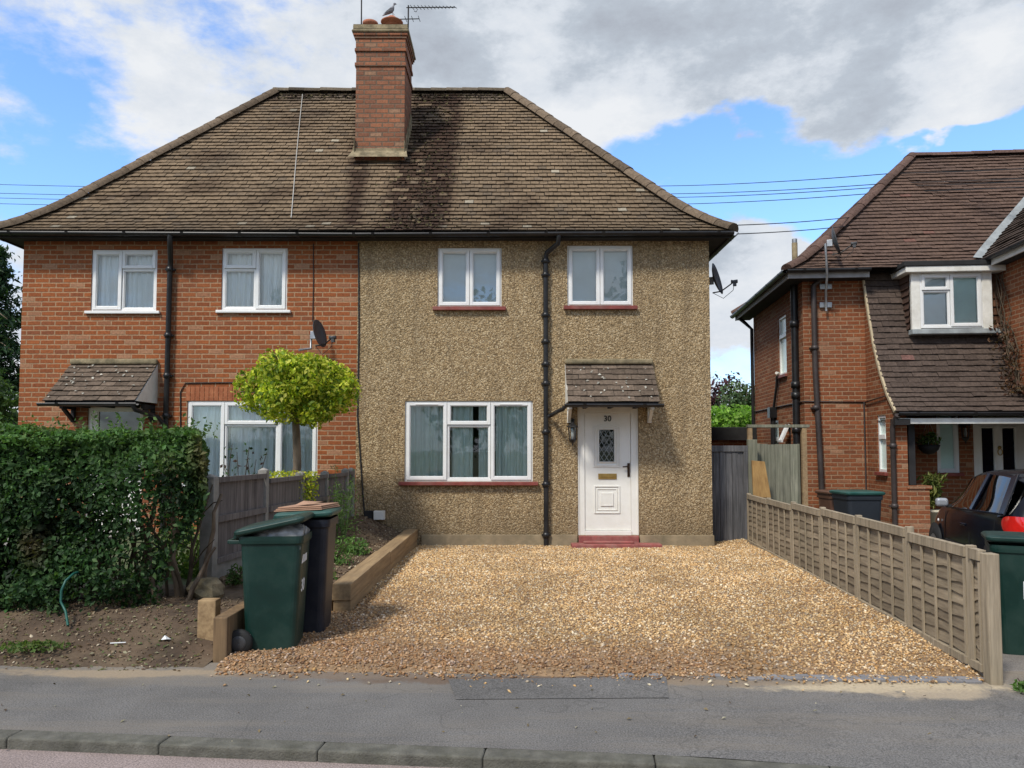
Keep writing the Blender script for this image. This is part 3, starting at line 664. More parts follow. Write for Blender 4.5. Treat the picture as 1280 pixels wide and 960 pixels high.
# soffit, fascia, gutters
mb = MB(); so = EZ-.06
mb.box(EXL+.06, EXR-.06, EY+.06, HY-.001, so, so+.02); mb.box(HR+.001, EXR-.06, HY, EBY-.06, so, so+.02); mb.box(EXL+.06, HL-.001, HY, EBY-.06, so, so+.02); mb.box(EXL+.06, EXR-.06, HB+.001, EBY-.06, so, so+.02)
mb.build('soffit', M['soffit'], house)
mb = MB(); mb.box(EXL+.03, EXR-.03, EY+.03, EY+.055, so-.02, EZ+.03); mb.box(EXL+.03, EXR-.03, EBY-.055, EBY-.03, so-.02, EZ+.03)
mb.box(EXL+.03, EXL+.055, EY+.06, EBY-.06, so-.02, EZ+.03); mb.box(EXR-.055, EXR-.03, EY+.06, EBY-.06, so-.02, EZ+.03)
mb.build('fascia', M['black_matt'], house)
def gutter(mb, a, b, r=.055, n=6):
    a = Vector(a); b = Vector(b); d = (b-a).normalized(); x = d.cross(Vector((0, 0, 1))).normalized(); vs = []
    for p in (a, b):
        for rr in (r, r-.006):
            for k in range(n+1): an = PI+PI*k/n; vs.append(p+x*math.cos(an)*rr+Vector((0, 0, math.sin(an)*rr)))
    m = n+1; fs = []
    for k in range(n): fs += [(k, k+1, 2*m+k+1, 2*m+k), (m+k+1, m+k, 3*m+k, 3*m+k+1)]
    fs += [(0, 2*m, 3*m, m), (n, m+n, 3*m+n, 2*m+n)]; mb.add(vs, fs, True)
    L = (b-a).length
    for i in range(int(L/.9)+1):
        p = a+d*min(L, .3+i*.9); vs2 = []
        for q in (p-d*.025, p+d*.025):
            for k in range(n+1): an = PI+PI*k/n; vs2.append(q+x*math.cos(an)*(r+.006)+Vector((0, 0, math.sin(an)*(r+.006))))
        mb.add(vs2, [(k, k+1, m+k+1, m+k) for k in range(n)], True)
mb = MB(); gz = EZ+.0
gutter(mb, (EXL, EY-.035, gz), (HP, EY-.035, gz-.03)); gutter(mb, (HP, EY-.035, gz-.03), (EXR, EY-.035, gz))
gutter(mb, (EXR+.035, EY, gz), (EXR+.035, EBY, gz)); gutter(mb, (EXL-.035, EY, gz), (EXL-.035, EBY, gz))
mb.build('gutter', M['black'], house)
def downpipe(name, pts, r, brackets, mat='black', parent=None, lab=None, local=False):
    mb = MB(); mb.tube(pts, r, 10); 
    for p in brackets: mb.lathe([(r, -.04), (r+.012, -.04), (r+.012, .04), (r, .04)], p, 12); mb.box(p[0]-r-.03, p[0]+r+.03, p[1], p[1]+r+.02, p[2]-.012, p[2]+.012)
    return mb.build(name, M[mat], parent, local, label=lab)
dx = fx(213, 420); dt = fx(224, 300)
downpipe('downpipe', [(dt, EY-.03, gz-.03), (dt, EY-.03, gz-.12), (dt-.02, EY+.02, gz-.2), (dx+.02, HY-.1, fz(328)), (dx, HY-.07, fz(336)), (dx-.02, HY-.07, .1)], .042, [(dx-.005, HY-.07, fz(v)) for v in (338, 420, 470, 520)], 'black', house, 'black downpipe on the red brick half')
dx2 = fx(682, 500); dt2 = fx(697, 300)
downpipe('downpipe', [(dt2, EY-.03, gz-.03), (dt2, EY-.03, gz-.1), (dt2-.01, EY+.02, gz-.17), (dx2+.02, PY-.09, fz(318)), (dx2, PY-.07, fz(326)), (dx2, PY-.07, .0)], .04, [(dx2, PY-.07, fz(v)) for v in (328, 345, 395, 428, 456, 480, 540, 605, 668)], 'black', house, 'black downpipe between the window and the door of the pebbledash half')
# ---- chimney: front face at CY
CY = 13.70; cx0, cx1 = at(444, 180, CY).x, at(505.5, 180, CY).x; CD = .92; cz0 = 6.2; cz1 = at(480, 42, CY).z
chim = MB(); chim.box(cx0, cx1, CY, CY+CD, cz0, cz1-.34)
for z0, z1, o in ((cz1-.34, cz1-.28, .025), (cz1-.28, cz1-.10, .008), (cz1-.10, cz1-.05, .03), (cz1-.05, cz1-.0, .05)): chim.box(cx0-o, cx1+o, CY-o, CY+CD+o, z0+.001, z1-.001)
for z in (cz1-.62,): chim.box(cx0-.022, cx1+.022, CY-.022, CY+CD+.022, z, z+.07)
ch = chim.build('chimney', M['chimney_brick'], house, bevel=.006)
mb = MB(); mb.box(cx0-.075, cx1+.075, CY-.075, CY+CD+.075, cz1+.001, cz1+.05); mb.box(cx0-.055, cx1+.055, CY-.055, CY+CD+.055, cz1+.051, cz1+.15); mb.add([(cx0-.05, CY-.05, cz1+.15), (cx1+.05, CY-.05, cz1+.15), (cx1+.05, CY+CD+.05, cz1+.15), (cx0-.05, CY+CD+.05, cz1+.15), (cx0+.2, CY+.2, cz1+.2), (cx1-.2, CY+.2, cz1+.2), (cx1-.2, CY+CD-.2, cz1+.2), (cx0+.2, CY+CD-.2, cz1+.2)], [(0,1,5,4),(1,2,6,5),(2,3,7,6),(3,0,4,7),(4,5,6,7)], False)
mb.build('chimney_cap', M['mossy'], ch, bevel=.02)
px = at(463, 20, CY+.3).x; mb = MB(); z = cz1+.21; mb.lathe([(.0, 0), (.125, 0), (.125, .10), (.145, .11), (.145, .16), (.10, .165), (.10, .08)], (px, CY+.3, z), 20); mb.build('chimney_pot', M['clay'], ch, label='short open clay chimney pot')
px2 = at(490, 20, CY+.3).x; mb = MB(); mb.lathe([(.0, 0), (.135, 0), (.125, .17), (.20, .18), (.21, .20), (.13, .25), (.06, .31), (0., .32)], (px2, CY+.3, z-.03), 20); mb.build('chimney_pot', M['clay'], ch, label='clay chimney pot with a wide hood')
PIGEON = Vector((px2, CY+.3, z+.29))
# flashing
mb = MB(); zf = at(474, 190, CY-.05).z; mb.box(cx0-.04, cx1+.04, CY-.035, CY-.001, zf-.05, zf+.08); mb.add([(cx0-.1, CY-.17, zf-.13), (cx1+.08, CY-.17, zf-.13), (cx1+.04, CY-.035, zf+.03), (cx0-.04, CY-.035, zf+.03)], [(0, 1, 2, 3)], False)
sl = (RZ-EZ)*(1-.262)/(.70*(RY-EY))
for i in range(5):
    y = CY+.05+i*.19; zz = zf+.06+sl*(y-CY); mb.box(cx1+.001, cx1+.012, y-.12, y+.12, zz-.22, zz+.10); mb.box(cx0-.012, cx0-.001, y-.12, y+.12, zz-.22, zz+.14)
mb.build('flashing', M['mossy'], ch, bevel=.008)
# ---- windows
cur = lambda a, b, c=0., d=1., m='curtain', am=.02, wl=.10: (a, b, c, d, m, am, wl)
window(house, *W1, HY, [(0, .46, 0, 1, 1), (.46, 1, .70, 1, 1), (.46, 1, 0, .70, 0)], ('pvc', .07, .045, .05), [cur(.02, .98)], label='upper window on the far left of the brick half')
window(house, *W2, HY, [(0, .52, .68, 1, 1), (0, .52, 0, .68, 0), (.52, 1, 0, 1, 1)], ('pvc', .07, .045, .05), [cur(.02, .98)], label='upper window near the satellite dish on the brick half')
window(house, *W6, HY, [(0, .28, 0, 1, 1), (.28, .70, .72, 1, 1), (.28, .70, 0, .72, 0), (.70, 1, 0, 1, 1)], ('pvc', .07, .06, .06), [cur(.0, .99, 0, 1, 'curtain', .025, .13)], label='wide ground-floor window behind the round topiary tree')
window(house, *W3, PY, [(0, .5, 0, 1, 2), (.5, 1, 0, 1, 2)], ('redsill', .07, .06, .07), [cur(.0, 1, .0, 1, 'blind', 0, 1)], inset=.03)
window(house, *W4, PY, [(0, .5, 0, 1, 2), (.5, 1, 0, 1, 2)], ('redsill', .06, .06, .07), [cur(.0, 1, .0, 1, 'blind', 0, 1)], inset=.03)
window(house, *W5, PY, [(0, .325, 0, 1, 2), (.325, .675, .71, 1, 1), (.325, .675, 0, .71, 0), (.675, 1, 0, 1, 2)], ('redsill', .08, .055, .09), [cur(.0, .33, 0, 1, 'curtain_green', .035, .16), cur(.36, .53, 0, .98, 'curtain_green', .02, .12), cur(.575, .70, 0, .98, 'curtain_green', .02, .14), cur(.71, 1, 0, 1, 'curtain_green', .035, .15)], inset=.03, label='wide three-light window beside the front door')
# ---- front doors
def door30():
    x0, x1, z0, z1 = D2; y = PY+.03; fr = MB()
    fw = .115; fr.box(x0, x0+fw, y, y+.07, z0, z1); fr.box(x1-fw, x1, y, y+.07, z0, z1); fr.box(x0+fw, x1-fw, y, y+.07, z1-fw, z1); fr.box(x0+fw, x1-fw, y-.02, y+.07, z0, z0+.07)
    fr.box(x0+.001, x0+.03, y-.014, y, z0, z1); fr.box(x1-.03, x1-.001, y-.014, y, z0, z1)
    d = fr.build('door', M['door'], house, bevel=.006, label='white panelled front door with small leaded window')
    lf = MB(); a, b, c, e = x0+fw+.004, x1-fw-.004, z0+.075, z1-fw-.004; yl = y+.018; gx0, gx1 = fx(749, 550), fx(768, 550); gz0, gz1 = fz(577), fz(537); cxm = (gx0+gx1)/2
    wall_panel(lf, a, b, c, e, yl, [(gx0, gx1, gz0, gz1)], .03)
    lf.box(a, b, yl+.03, yl+.05, c, gz0-.01); lf.box(a, b, yl+.03, yl+.05, gz1+.01, e)
    lf.build('leaf', M['door'], d)
    mo = MB()
    def ringm(X0, X1, Z0, Z1, w, dp, arch=0.):
        mo.box(X0, X0+w, yl-dp, yl-.001, Z0, Z1); mo.box(X1-w, X1, yl-dp, yl-.001, Z0, Z1); mo.box(X0+w, X1-w, yl-dp, yl-.001, Z0, Z0+w)
        if not arch: mo.box(X0+w, X1-w, yl-dp, yl-.001, Z1-w, Z1)
        else:
            n = 12
            for i in range(n):
                q0, q1 = i/n, (i+1)/n; xa, xb = X0+(X1-X0)*q0, X0+(X1-X0)*q1; h = lambda q: arch*(1-(2*q-1)**2)
                p = [(xa, Z1+h(q0)-w), (xb, Z1+h(q1)-w), (xb, Z1+h(q1)), (xa, Z1+h(q0))]
                vs = [(X, yl-dp, Z) for X, Z in p]+[(X, yl-.001, Z) for X, Z in p]; mo.add(vs, [(0, 1, 2, 3), (0, 4, 5, 1), (2, 6, 7, 3)], False)
    pw = .155
    ringm(cxm-pw-.06, cxm+pw+.06, fz(584), fz(534), .016, .012, .05)
    ringm(gx0-.06, gx1+.06, gz0-.07, gz1+.025, .02, .016, .03); ringm(gx0-.016, gx1+.016, gz0-.016, gz1+.016, .016, .02)
    Zc = (fz(638)+fz(611))/2
    for k, (wx, wz) in enumerate(((.205, .22), (.165, .175), (.10, .105))): ringm(cxm-wx, cxm+wx, Zc-wz, Zc+wz, .022 if k != 1 else .018, .014 if k != 1 else .010)
    mo.box(cxm-.085, cxm+.085, yl-.012, yl-.001, Zc-.09, Zc+.09)
    mo.build('moulding', M['door'], d, bevel=.006)
    gl = MB(); gl.quad((gx0, yl+.02, gz0), (gx1, yl+.02, gz0), (gx1, yl+.02, gz1), (gx0, yl+.02, gz1)); gl.build('pane', M['darkglass'], d)
    bk = MB(); bk.quad((gx0-.1, yl+.06, gz0-.1), (gx1+.1, yl+.06, gz0-.1), (gx1+.1, yl+.06, gz1+.1), (gx0-.1, yl+.06, gz1+.1)); bk.build('dark_hall', M['dark_inside'], d)
    ld = MB(); Hh, Ww = gz1-gz0, gx1-gx0
    for sgn in (1, -1):
        for k in range(-3, 6):
            # diagonal leads clipped to the pane
            p = []; m = Hh/Ww*.75
            for i in range(41):
                X = i/40*Ww; Z = (k*.25*Hh + sgn*m*X) if sgn > 0 else (k*.25*Hh + m*(Ww-X))
                if 0 <= Z <= Hh: p.append((gx0+X, yl+.012, gz0+Z))
            if len(p) > 1: ld.beam(p[0], p[-1], .006, .006, (0, 1, 0))
    ld.build('leading', M['lead'], d)
    lb = MB(); lx0, lx1, lz0, lz1 = fx(748, 595), fx(771, 595), fz(599), fz(592); lb.box(lx0, lx1, yl-.014, yl-.001, lz0, lz1); lb.box(lx0+.03, lx1-.03, yl-.02, yl-.013, lz0+.025, lz1-.02); lb.build('letterbox', M['brass'], d, bevel=.006)
    hd = MB(); hx = fx(786, 590); hd.box(hx-.02, hx+.02, yl-.012, yl-.001, fz(596), fz(579)); hd.tube([(hx, yl-.01, fz(583)), (hx, yl-.055, fz(583)), (hx-.10, yl-.055, fz(583.5))], .011, 8); hd.build('handle', plain('dark_bronze', (.05, .028, .018), .35, .2, metallic=.6), d)
    nm = text_mesh('30', .125, .004, 'house_number', M['black'], d, Matrix.Translation(Vector(((a+b)/2, yl-.006, fz(523.5)))-house.location) @ Matrix.Rotation(PI/2, 4, 'X'))
    st = MB(); st.box(x0+.01, x1-.01, PY-.06, PY+.06, 0, z0-.002); st.build('threshold', M['redstep'], house, bevel=.012)
    st = MB(); st.box(fx(713, 686), fx(823, 686), PY-.32, PY-.062, -.05, .085); st.box(fx(728, 680), fx(790, 680), PY-.2, PY-.07, .086, .115); st.build('front_step', M['redstep'], house, bevel=.015)
door30()
x0, x1, z0, z1 = D1; mb = MB(); y = HY+.03
mb.box(x0, x0+.07, y, y+.06, z0, z1); mb.box(x1-.07, x1, y, y+.06, z0, z1); mb.box(x0+.07, x1-.07, y, y+.06, z1-.07, z1); mb.box(x0+.07, x1-.07, y+.005, y+.055, z0, z0+1.1); mb.box(x0+.07, x0+.16, y+.005, y+.055, z0+1.1, z1-.07)
d1 = mb.build('door', M['door'], house, bevel=.005, label='white framed dark-glazed porch door of the brick half')
mb = MB(); mb.quad((x0+.07, y+.03, z0+1.1), (x1-.07, y+.03, z0+1.1), (x1-.07, y+.03, z1-.07), (x0+.07, y+.03, z1-.07)); mb.build('pane', M['darkglass'], d1)
mb = MB(); mb.quad((x0, y+.2, z0), (x1, y+.2, z0), (x1, y+.2, z1), (x0, y+.2, z1)); mb.build('dark_hall', M['dark_inside'], d1)
# ---- door canopies
def canopy(x0, x1, yw, zt, zb, dep, lab, cheek, mossy_top, pipe_right):
    mb = MB(); pr = profile([(0, zb), (dep, zt)], .118); rows = [(Vector((x0, yw-dep+h, z)), Vector((x1, yw-dep+h, z))) for h, z in pr]
    def cc(p):
        return tuple(Vector((.14, .105, .078))*random.uniform(.75, 1.2))
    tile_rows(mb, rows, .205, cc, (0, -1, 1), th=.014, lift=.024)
    c = mb.build('canopy', M['tile'], house, label=lab)
    n_ = 34; f_ = RNG.random(n_); leaves('lichen', np.stack([RNG.uniform(x0+.05, x1-.05, n_), yw-dep+.02+f_*(dep-.1), zb+.045+(f_*(dep-.1)+.02)/dep*(zt-zb)], 1), np.tile([0, -(zt-zb), dep], (n_, 1)), RNG.uniform(.02, .06, n_), pal(n_, [(.42, .40, .34), (.33, .31, .26)]), M['tile'], c, .7, .1)['kind'] = 'stuff'
    k = MB(); k.quad((x0+.01, yw-dep, zb-.01), (x1-.01, yw-dep, zb-.01), (x1-.01, yw, zt-.01), (x0+.01, yw, zt-.01)); k.quad((x0+.02, yw-dep, zb-.03), (x1-.02, yw-dep, zb-.03), (x1-.02, yw, zb-.03), (x0+.02, yw, zb-.03)); k.box(x0+.02, x1-.02, yw-dep+.01, yw-dep+.035, zb-.07, zb+.0)
    for x in (x0+.3, (x0+x1)/2, x1-.3): k.box(x-.025, x+.025, yw-dep+.04, yw-.01, zb-.075, zb-.031)
    k.build('canopy_frame', M['soffit'], c)
    for x in (x0+.012, x1-.012): k = MB(); k.add([(x-.012, yw-dep+.03, zb+.0), (x-.012, yw-.001, zb+.0), (x-.012, yw-.001, zt-.01), (x+.012, yw-dep+.03, zb), (x+.012, yw-.001, zb), (x+.012, yw-.001, zt-.01)], [(0, 1, 2), (3, 5, 4), (0, 3, 4, 1), (1, 4, 5, 2), (2, 5, 3, 0)], False); k.build('cheek', M[cheek], c)
    for x in (x0+.06, x1-.06):
        k = MB(); k.box(x-.03, x+.03, yw-.5*dep, yw-.001, zb-.10, zb-.032); k.beam((x, yw-.03, zb-.27), (x, yw-.42*dep, zb-.09), .05, .05); k.box(x-.03, x+.03, yw-.05, yw-.001, zb-.3, zb-.10)
        k.build('bracket', M['white_paint'] if cheek == 'white_paint' and pipe_right is None else M['soffit'], c, bevel=.005)
    k = MB(); gutter(k, (x0-.05, yw-dep-.035, zb-.035), (x1+.05, yw-dep-.035, zb-.035), .05); k.build('canopy_gutter', M['black'], c)
    k = MB(); k.box(x0-.005, x1+.005, yw-.075, yw-.001, zt-.01, zt+.075); k.build('mortar_fillet', M['mossy'], c, bevel=.025)
    if pipe_right is not None:
        k = MB(); k.tube([(x1-.02, yw-dep-.035, zb-.07), (x1+.02, yw-dep-.035, zb-.14), (x1+.10, yw-.2, zb-.22), (pipe_right, yw-.08, zb-.40)], .034, 8); k.build('canopy_downpipe', M['black'], c)
    return c
canopy(fx(90, 450), fx(198, 450), HY, fz(455), 2.27, .72, 'tiled door canopy on the red brick half', 'white_paint', True, fx(212, 520)-.0)
cr = canopy(fx(706, 450), fx(815, 450), PY, fz(455), 2.26, .60, 'tiled door canopy over the white door numbered 30', 'white_paint', True, None)
k = MB(); xa = fx(706, 450)-.05; k.tube([(xa, PY-.63, 2.19), (xa-.02, PY-.63, 2.15), (xa-.10, PY-.4, 2.12), (xa-.17, PY-.1, 2.08), (dx2+.04, PY-.075, 2.06)], .032, 8); k.build('canopy_downpipe', M['black'], cr)
# cables fixed to the wall
def cable(name, label, pts, r=.008, mat='cable', parent=None, cat='cable'):
    o = MB().tube(pts, r, 6).build(name, M[mat], parent); 
    if parent is None: tag(o, label, cat)
    return o
cable('wall_cable', '', [(fx(392, 300), HY-.012, EZ-.1), (fx(392, 350), HY-.012, fz(350)), (fx(391, 402), HY-.012, fz(402))], .007, 'cable', house)
cable('wall_cable', '', [(HP+.01, PY-.012, EZ-.1), (HP+.03, PY-.012, fz(420)), (HP+.02, PY-.012, fz(520)), (HP+.10, PY-.012, fz(600)), (HP+.17, PY-.02, fz(660))], .012, 'cable', house)
cable('wall_cable', '', [(fx(226, 580), HY-.012, fz(580)), (fx(226, 490), HY-.012, fz(490)), (fx(232, 479), HY-.012, fz(479)), (fx(310, 478), HY-.012, fz(478)), (fx(345, 478), HY-.012, fz(478))], .009, 'cable', house)
bx = MB(); bx.box(fx(456, 645), fx(468, 645), PY-.05, PY-.001, fz(652), fz(638)); bx.build('vent_hole', M['black_matt'], house, bevel=.01)
bx = MB(); bx.box(fx(468.5, 645), fx(482, 645), PY-.10, PY-.001, fz(649), fz(638)); bx.build('vent_cover', M['white_paint'], house, bevel=.008)
# ================================================================== NEIGHBOURING HOUSE (local frame: x along its front, y back)
NR = Vector((5.38, 14.1, 0)); NZ = math.radians(-4.8); NM = Matrix.Translation(NR) @ Matrix.Rotation(NZ, 4, 'Z'); NI = NM.inverted()
def n_at(u, v, ny):
    o = NI @ Vector((0, 0, CAMZ)); d = NI.to_3x3() @ ray(u, v); p = o + d*((ny-o.y)/d.y); return p
nb = thing('neighbour_house', 'red brick house on the right with sweeping dark tiled roof, dormer and white double door', 'house', NR, NZ)
def nbuild(mb, name, mat, parent=None, **k): return mb.build(name, M[mat] if isinstance(mat, str) else mat, parent or nb, True, **k)
NE = n_at(1050, 338, -.35).z                 # eaves height
NP = 1.10; NBK = 3.95; GZ = -.1; BAYX = 3.25; FY = -1.15
wn_side = (n_at(986, 400, 1.0), ) 
mb = MB()
# front wall left of the catslide, with the porch wall behind, then the returning side wall of the front projection
dw0, dw1 = n_at(1217, 560, 0).x, n_at(1217, 560, 0).x+1.15; dzt = n_at(1250, 516, 0).z
nw = (n_at(1171, 550, 0).x, n_at(1199, 550, 0).x, n_at(1185, 591, 0).z, n_at(1185, 514, 0).z)
wall_panel(mb, 0, 6.5, GZ, NE, 0, [nw, (dw0, dw1, GZ+.1, dzt)], .08)
# left side wall
sw = (.95, 1.75, NE-1.75, NE-.55)            # (y0,y1,z0,z1) opening
side = lambda a, y, z: (y, NBK-a, z)
holes = [(NBK-1.75, NBK-1.15, 3.05, 4.25), (NBK-2.3, NBK-1.85, 1.15, 2.15), (NBK-1.35, NBK-.95, 1.2, 2.05)]
wall_panel(mb, 0, NBK, GZ, NE, 0, holes, .08, mk=side)
mb.quad((6.5, NBK, GZ), (0, NBK, GZ), (0, NBK, NE), (6.5, NBK, NE))
# projecting side wall, top follows the catslide
CS = [(-.02, NE), (-.12, NE-.34), (-.26, NE-.80), (-.46, NE-1.36), (-.72, NE-1.88), (-1.0, NE-2.28), (-1.32, NE-2.60)]
czl = CS[-1][1]
def cs_z(y):
    return float(np.interp(-y, [-a for a, b in CS], [b for a, b in CS]))
pw = (n_at(1099, 550, -.55).y, 0)
ywa, ywb = -.85, -.48
zwa, zwb = n_at(1104, 590, -.66).z, n_at(1104, 519, -.66).z
n = 14; ys = sorted({*lin(FY, -.001, n), ywa, ywb})
for i in range(len(ys)-1):
    y0, y1 = ys[i], ys[i+1]; t0, t1 = cs_z(y0)-.02, cs_z(y1)-.02
    if ywa <= y0 and y1 <= ywb+1e-6:
        mb.quad((NP, y1, GZ), (NP, y0, GZ), (NP, y0, zwa), (NP, y1, zwa)); mb.quad((NP, y1, zwb), (NP, y0, zwb), (NP, y0, t0), (NP, y1, t1))
    else: mb.quad((NP, y1, GZ), (NP, y0, GZ), (NP, y0, t0), (NP, y1, t1))
mb.quad((NP, FY, GZ), (NP+.225, FY, GZ), (NP+.225, FY, czl+.1), (NP, FY, czl+.1)); mb.quad((NP+.225, FY, GZ), (NP+.225, 0, GZ), (NP+.225, 0, czl+.3), (NP+.225, FY, czl+.1))
for y in (ywa, ywb): mb.quad((NP, y, zwa), (NP+.08, y, zwa), (NP+.08, y, zwb), (NP, y, zwb))
# low pier carrying the porch post
pz = n_at(1138, 611, -1.0).z; mb.box(NP+.226, NP+.56, FY-.0, FY+.34, GZ, pz)
# upper bay wall to the right
mb.quad((BAYX, .5, 2.35), (BAYX, -2.6, 2.35), (BAYX, -2.6, NE+.1), (BAYX, .5, NE+.1)); mb.quad((BAYX, -2.6, GZ), (BAYX+4, -2.6, GZ), (BAYX+4, -2.6, NE+.1), (BAYX, -2.6, NE+.1)); mb.quad((BAYX+.9, -2.6, GZ), (BAYX+.9, 0, GZ), (BAYX+.9, 0, 2.35), (BAYX+.9, -2.6, 2.35)); mb.quad((BAYX, -2.6, 2.35), (BAYX+.9, -2.6, 2.35), (BAYX+.9, 0, 2.35), (BAYX, 0, 2.35))
nbuild(mb, 'brick_wall', 'brick2')
mb = MB(); mb.box(NP+.2, NP+.6, FY-.02, FY+.36, pz+.001, pz+.06); nbuild(mb, 'pier_cap', 'brick2', bevel=.01)
# inside shell
mb = MB(); mb.quad((.05, 1.2, 0), (6, 1.2, 0), (6, 1.2, NE), (.05, 1.2, NE)); mb.quad((.5, NBK-.1, 0), (.5, .1, 0), (.5, .1, NE), (.5, NBK-.1, NE)); nbuild(mb, 'room_shell', 'dark_inside')
# ---- roof
NRY = (NBK)/2+.0; ap = n_at(1140, 197, NRY); OV = .38
NEX, NEY0, NEY1 = -OV, -OV, NBK+OV
prn = profile([((NRY-NEY0)*s, (ap.z-NE)*z, s, z) for s, z in ((0, 0), (.06, .036), (.13, .09), (.2, .155), (.28, .235), (1, 1))], .118)
SN = [(p[2], p[3]) for p in prn]
def nc(s, z, front, left=True):
    ex, rx = (NEX, ap.x) if left else (9.0, 7.5); ey = NEY0 if front else NEY1
    return Vector((ex+(rx-ex)*s, ey+(NRY-ey)*s, NE+.02+(ap.z-NE-.02)*z))
def ncol(p):
    k = random.uniform(.9, 1.1); c = Vector((.125, .080, .060))*k; nz = fb(p.x*1.2, p.z*1.2+5, 1.1, 4)
    if random.random() < .01: c = Vector((.17, .09, .07))
    return tuple(c.lerp(Vector((.085, .058, .05)), min(1, max(0, nz*1.2))))
def ccol(p):
    k = random.uniform(.85, 1.15); c = Vector((.085, .062, .050))*k
    if random.random() < .006: c = Vector((.17, .09, .075))
    return tuple(c)
mb = MB()
# front slope: left of the projection it runs to the eaves, the rest joins the catslide at the same line
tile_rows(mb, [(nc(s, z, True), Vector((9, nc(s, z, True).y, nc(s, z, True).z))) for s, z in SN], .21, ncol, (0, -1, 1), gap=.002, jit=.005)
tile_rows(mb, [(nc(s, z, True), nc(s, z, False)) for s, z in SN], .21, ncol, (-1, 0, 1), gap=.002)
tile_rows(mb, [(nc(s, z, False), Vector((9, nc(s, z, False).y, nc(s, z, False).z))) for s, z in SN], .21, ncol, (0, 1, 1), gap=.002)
nroof = nbuild(mb, 'roof', 'tile')
mb = MB()
for i in range(len(SN)-1):
    a, b = SN[i], SN[i+1]; mb.quad(nc(*a, True), Vector((9, nc(*a, True).y, nc(*a, True).z)), Vector((9, nc(*b, True).y, nc(*b, True).z)), nc(*b, True)); mb.quad(nc(*a, True), nc(*a, False), nc(*b, False), nc(*b, True))
    mb.quad(nc(*a, False), Vector((9, nc(*a, False).y, nc(*a, False).z)), Vector((9, nc(*b, False).y, nc(*b, False).z)), nc(*b, False))
nbuild(mb, 'roof_deck', 'deck', nroof)
mb = MB(); hc = lambda p: tuple(Vector((.12, .075, .06))*random.uniform(.8, 1.2)); half_tiles(mb, (ap.x-.05, NRY, ap.z), (9, NRY, ap.z), .12, .4, hc)
for f in (True, False):
    for i in range(0, len(SN)-1, 3):
        j = min(i+3, len(SN)-1); half_tiles(mb, nc(*SN[i], f)+Vector((0, 0, .02)), nc(*SN[j], f)+Vector((0, 0, .02)), .115, .36, hc)
nbuild(mb, 'ridge_tiles', 'tile', nroof)
# catslide over the porch
cp = profile([(-y, z) for y, z in ([(-.02+.40, NE+.40)]+CS)][::-1], .118)
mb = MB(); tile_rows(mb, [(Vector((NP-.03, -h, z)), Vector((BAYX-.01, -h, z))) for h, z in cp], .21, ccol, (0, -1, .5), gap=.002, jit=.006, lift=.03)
cats = nbuild(mb, 'catslide_roof', 'tile')
mb = MB()
for i in range(len(CS)-1):
    (ya, za), (yb, zb) = CS[i], CS[i+1]; mb.quad((NP, yb, zb), (BAYX-.02, yb, zb), (BAYX-.02, ya, za), (NP, ya, za))
nbuild(mb, 'roof_deck', 'deck', cats)
mb = MB()
for i in range(len(CS)-1):
    a, b = CS[i], CS[i+1]; mb.beam((NP-.025, a[0]-.0, a[1]-.0), (NP-.025, b[0], b[1]), .035, .05, (0, -1, .4))
nbuild(mb, 'verge_mortar', plain('verge_mortar', (.42, .34, .22), .9, .25, 8., .4, 60.), cats)
# eaves: fascia, soffit, gutters
mb = MB(); mb.box(NEX+.05, NP-.02, NEY0+.03, NEY0+.055, NE-.13, NE-.02); mb.box(NEX+.03, NEX+.05, NEY0+.03, NEY1-.03, NE-.13, NE-.02)
nbuild(mb, 'fascia', plain('grey_fascia', (.26, .25, .24), .7, .2, 6.))
mb = MB(); mb.box(NEX+.051, NP-.02, NEY0+.056, -.001, NE-.12, NE-.10); mb.box(NEX+.051, -.001, .0, NEY1-.03, NE-.12, NE-.10); nbuild(mb, 'soffit', 'soffit')
mb = MB(); gutter(mb, (NEX, NEY0-.02, NE+.02), (NP-.02, NEY0-.02, NE+.02), .06); nbuild(mb, 'gutter', 'black'); mb = MB(); gutter(mb, (NEX-.02, NEY0, NE+.02), (NEX-.02, NEY1, NE+.0), .06); nbuild(mb, 'gutter', 'black'); mb = MB(); gutter(mb, (NP+.0, CS[-1][0]-.05, czl-.01), (BAYX+.9, CS[-1][0]-.05, czl-.02), .055); nbuild(mb, 'gutter', 'black')
mb = MB(); mb.box(NP+.0, BAYX+.9, CS[-1][0]+.01, CS[-1][0]+.035, czl-.20, czl-.11); nbuild(mb, 'porch_fascia', 'white_paint'); mb = MB(); mb.quad((NP, CS[-1][0]+.02, czl-.12), (BAYX+.9, CS[-1][0]+.02, czl-.12), (BAYX+.9, -.001, czl-.12), (NP, -.001, czl-.12)); mb.box(NP-.04, NP+.2, FY-.2, FY-.001, czl-.22, czl-.12); nbuild(mb, 'porch_ceiling', 'black_matt')
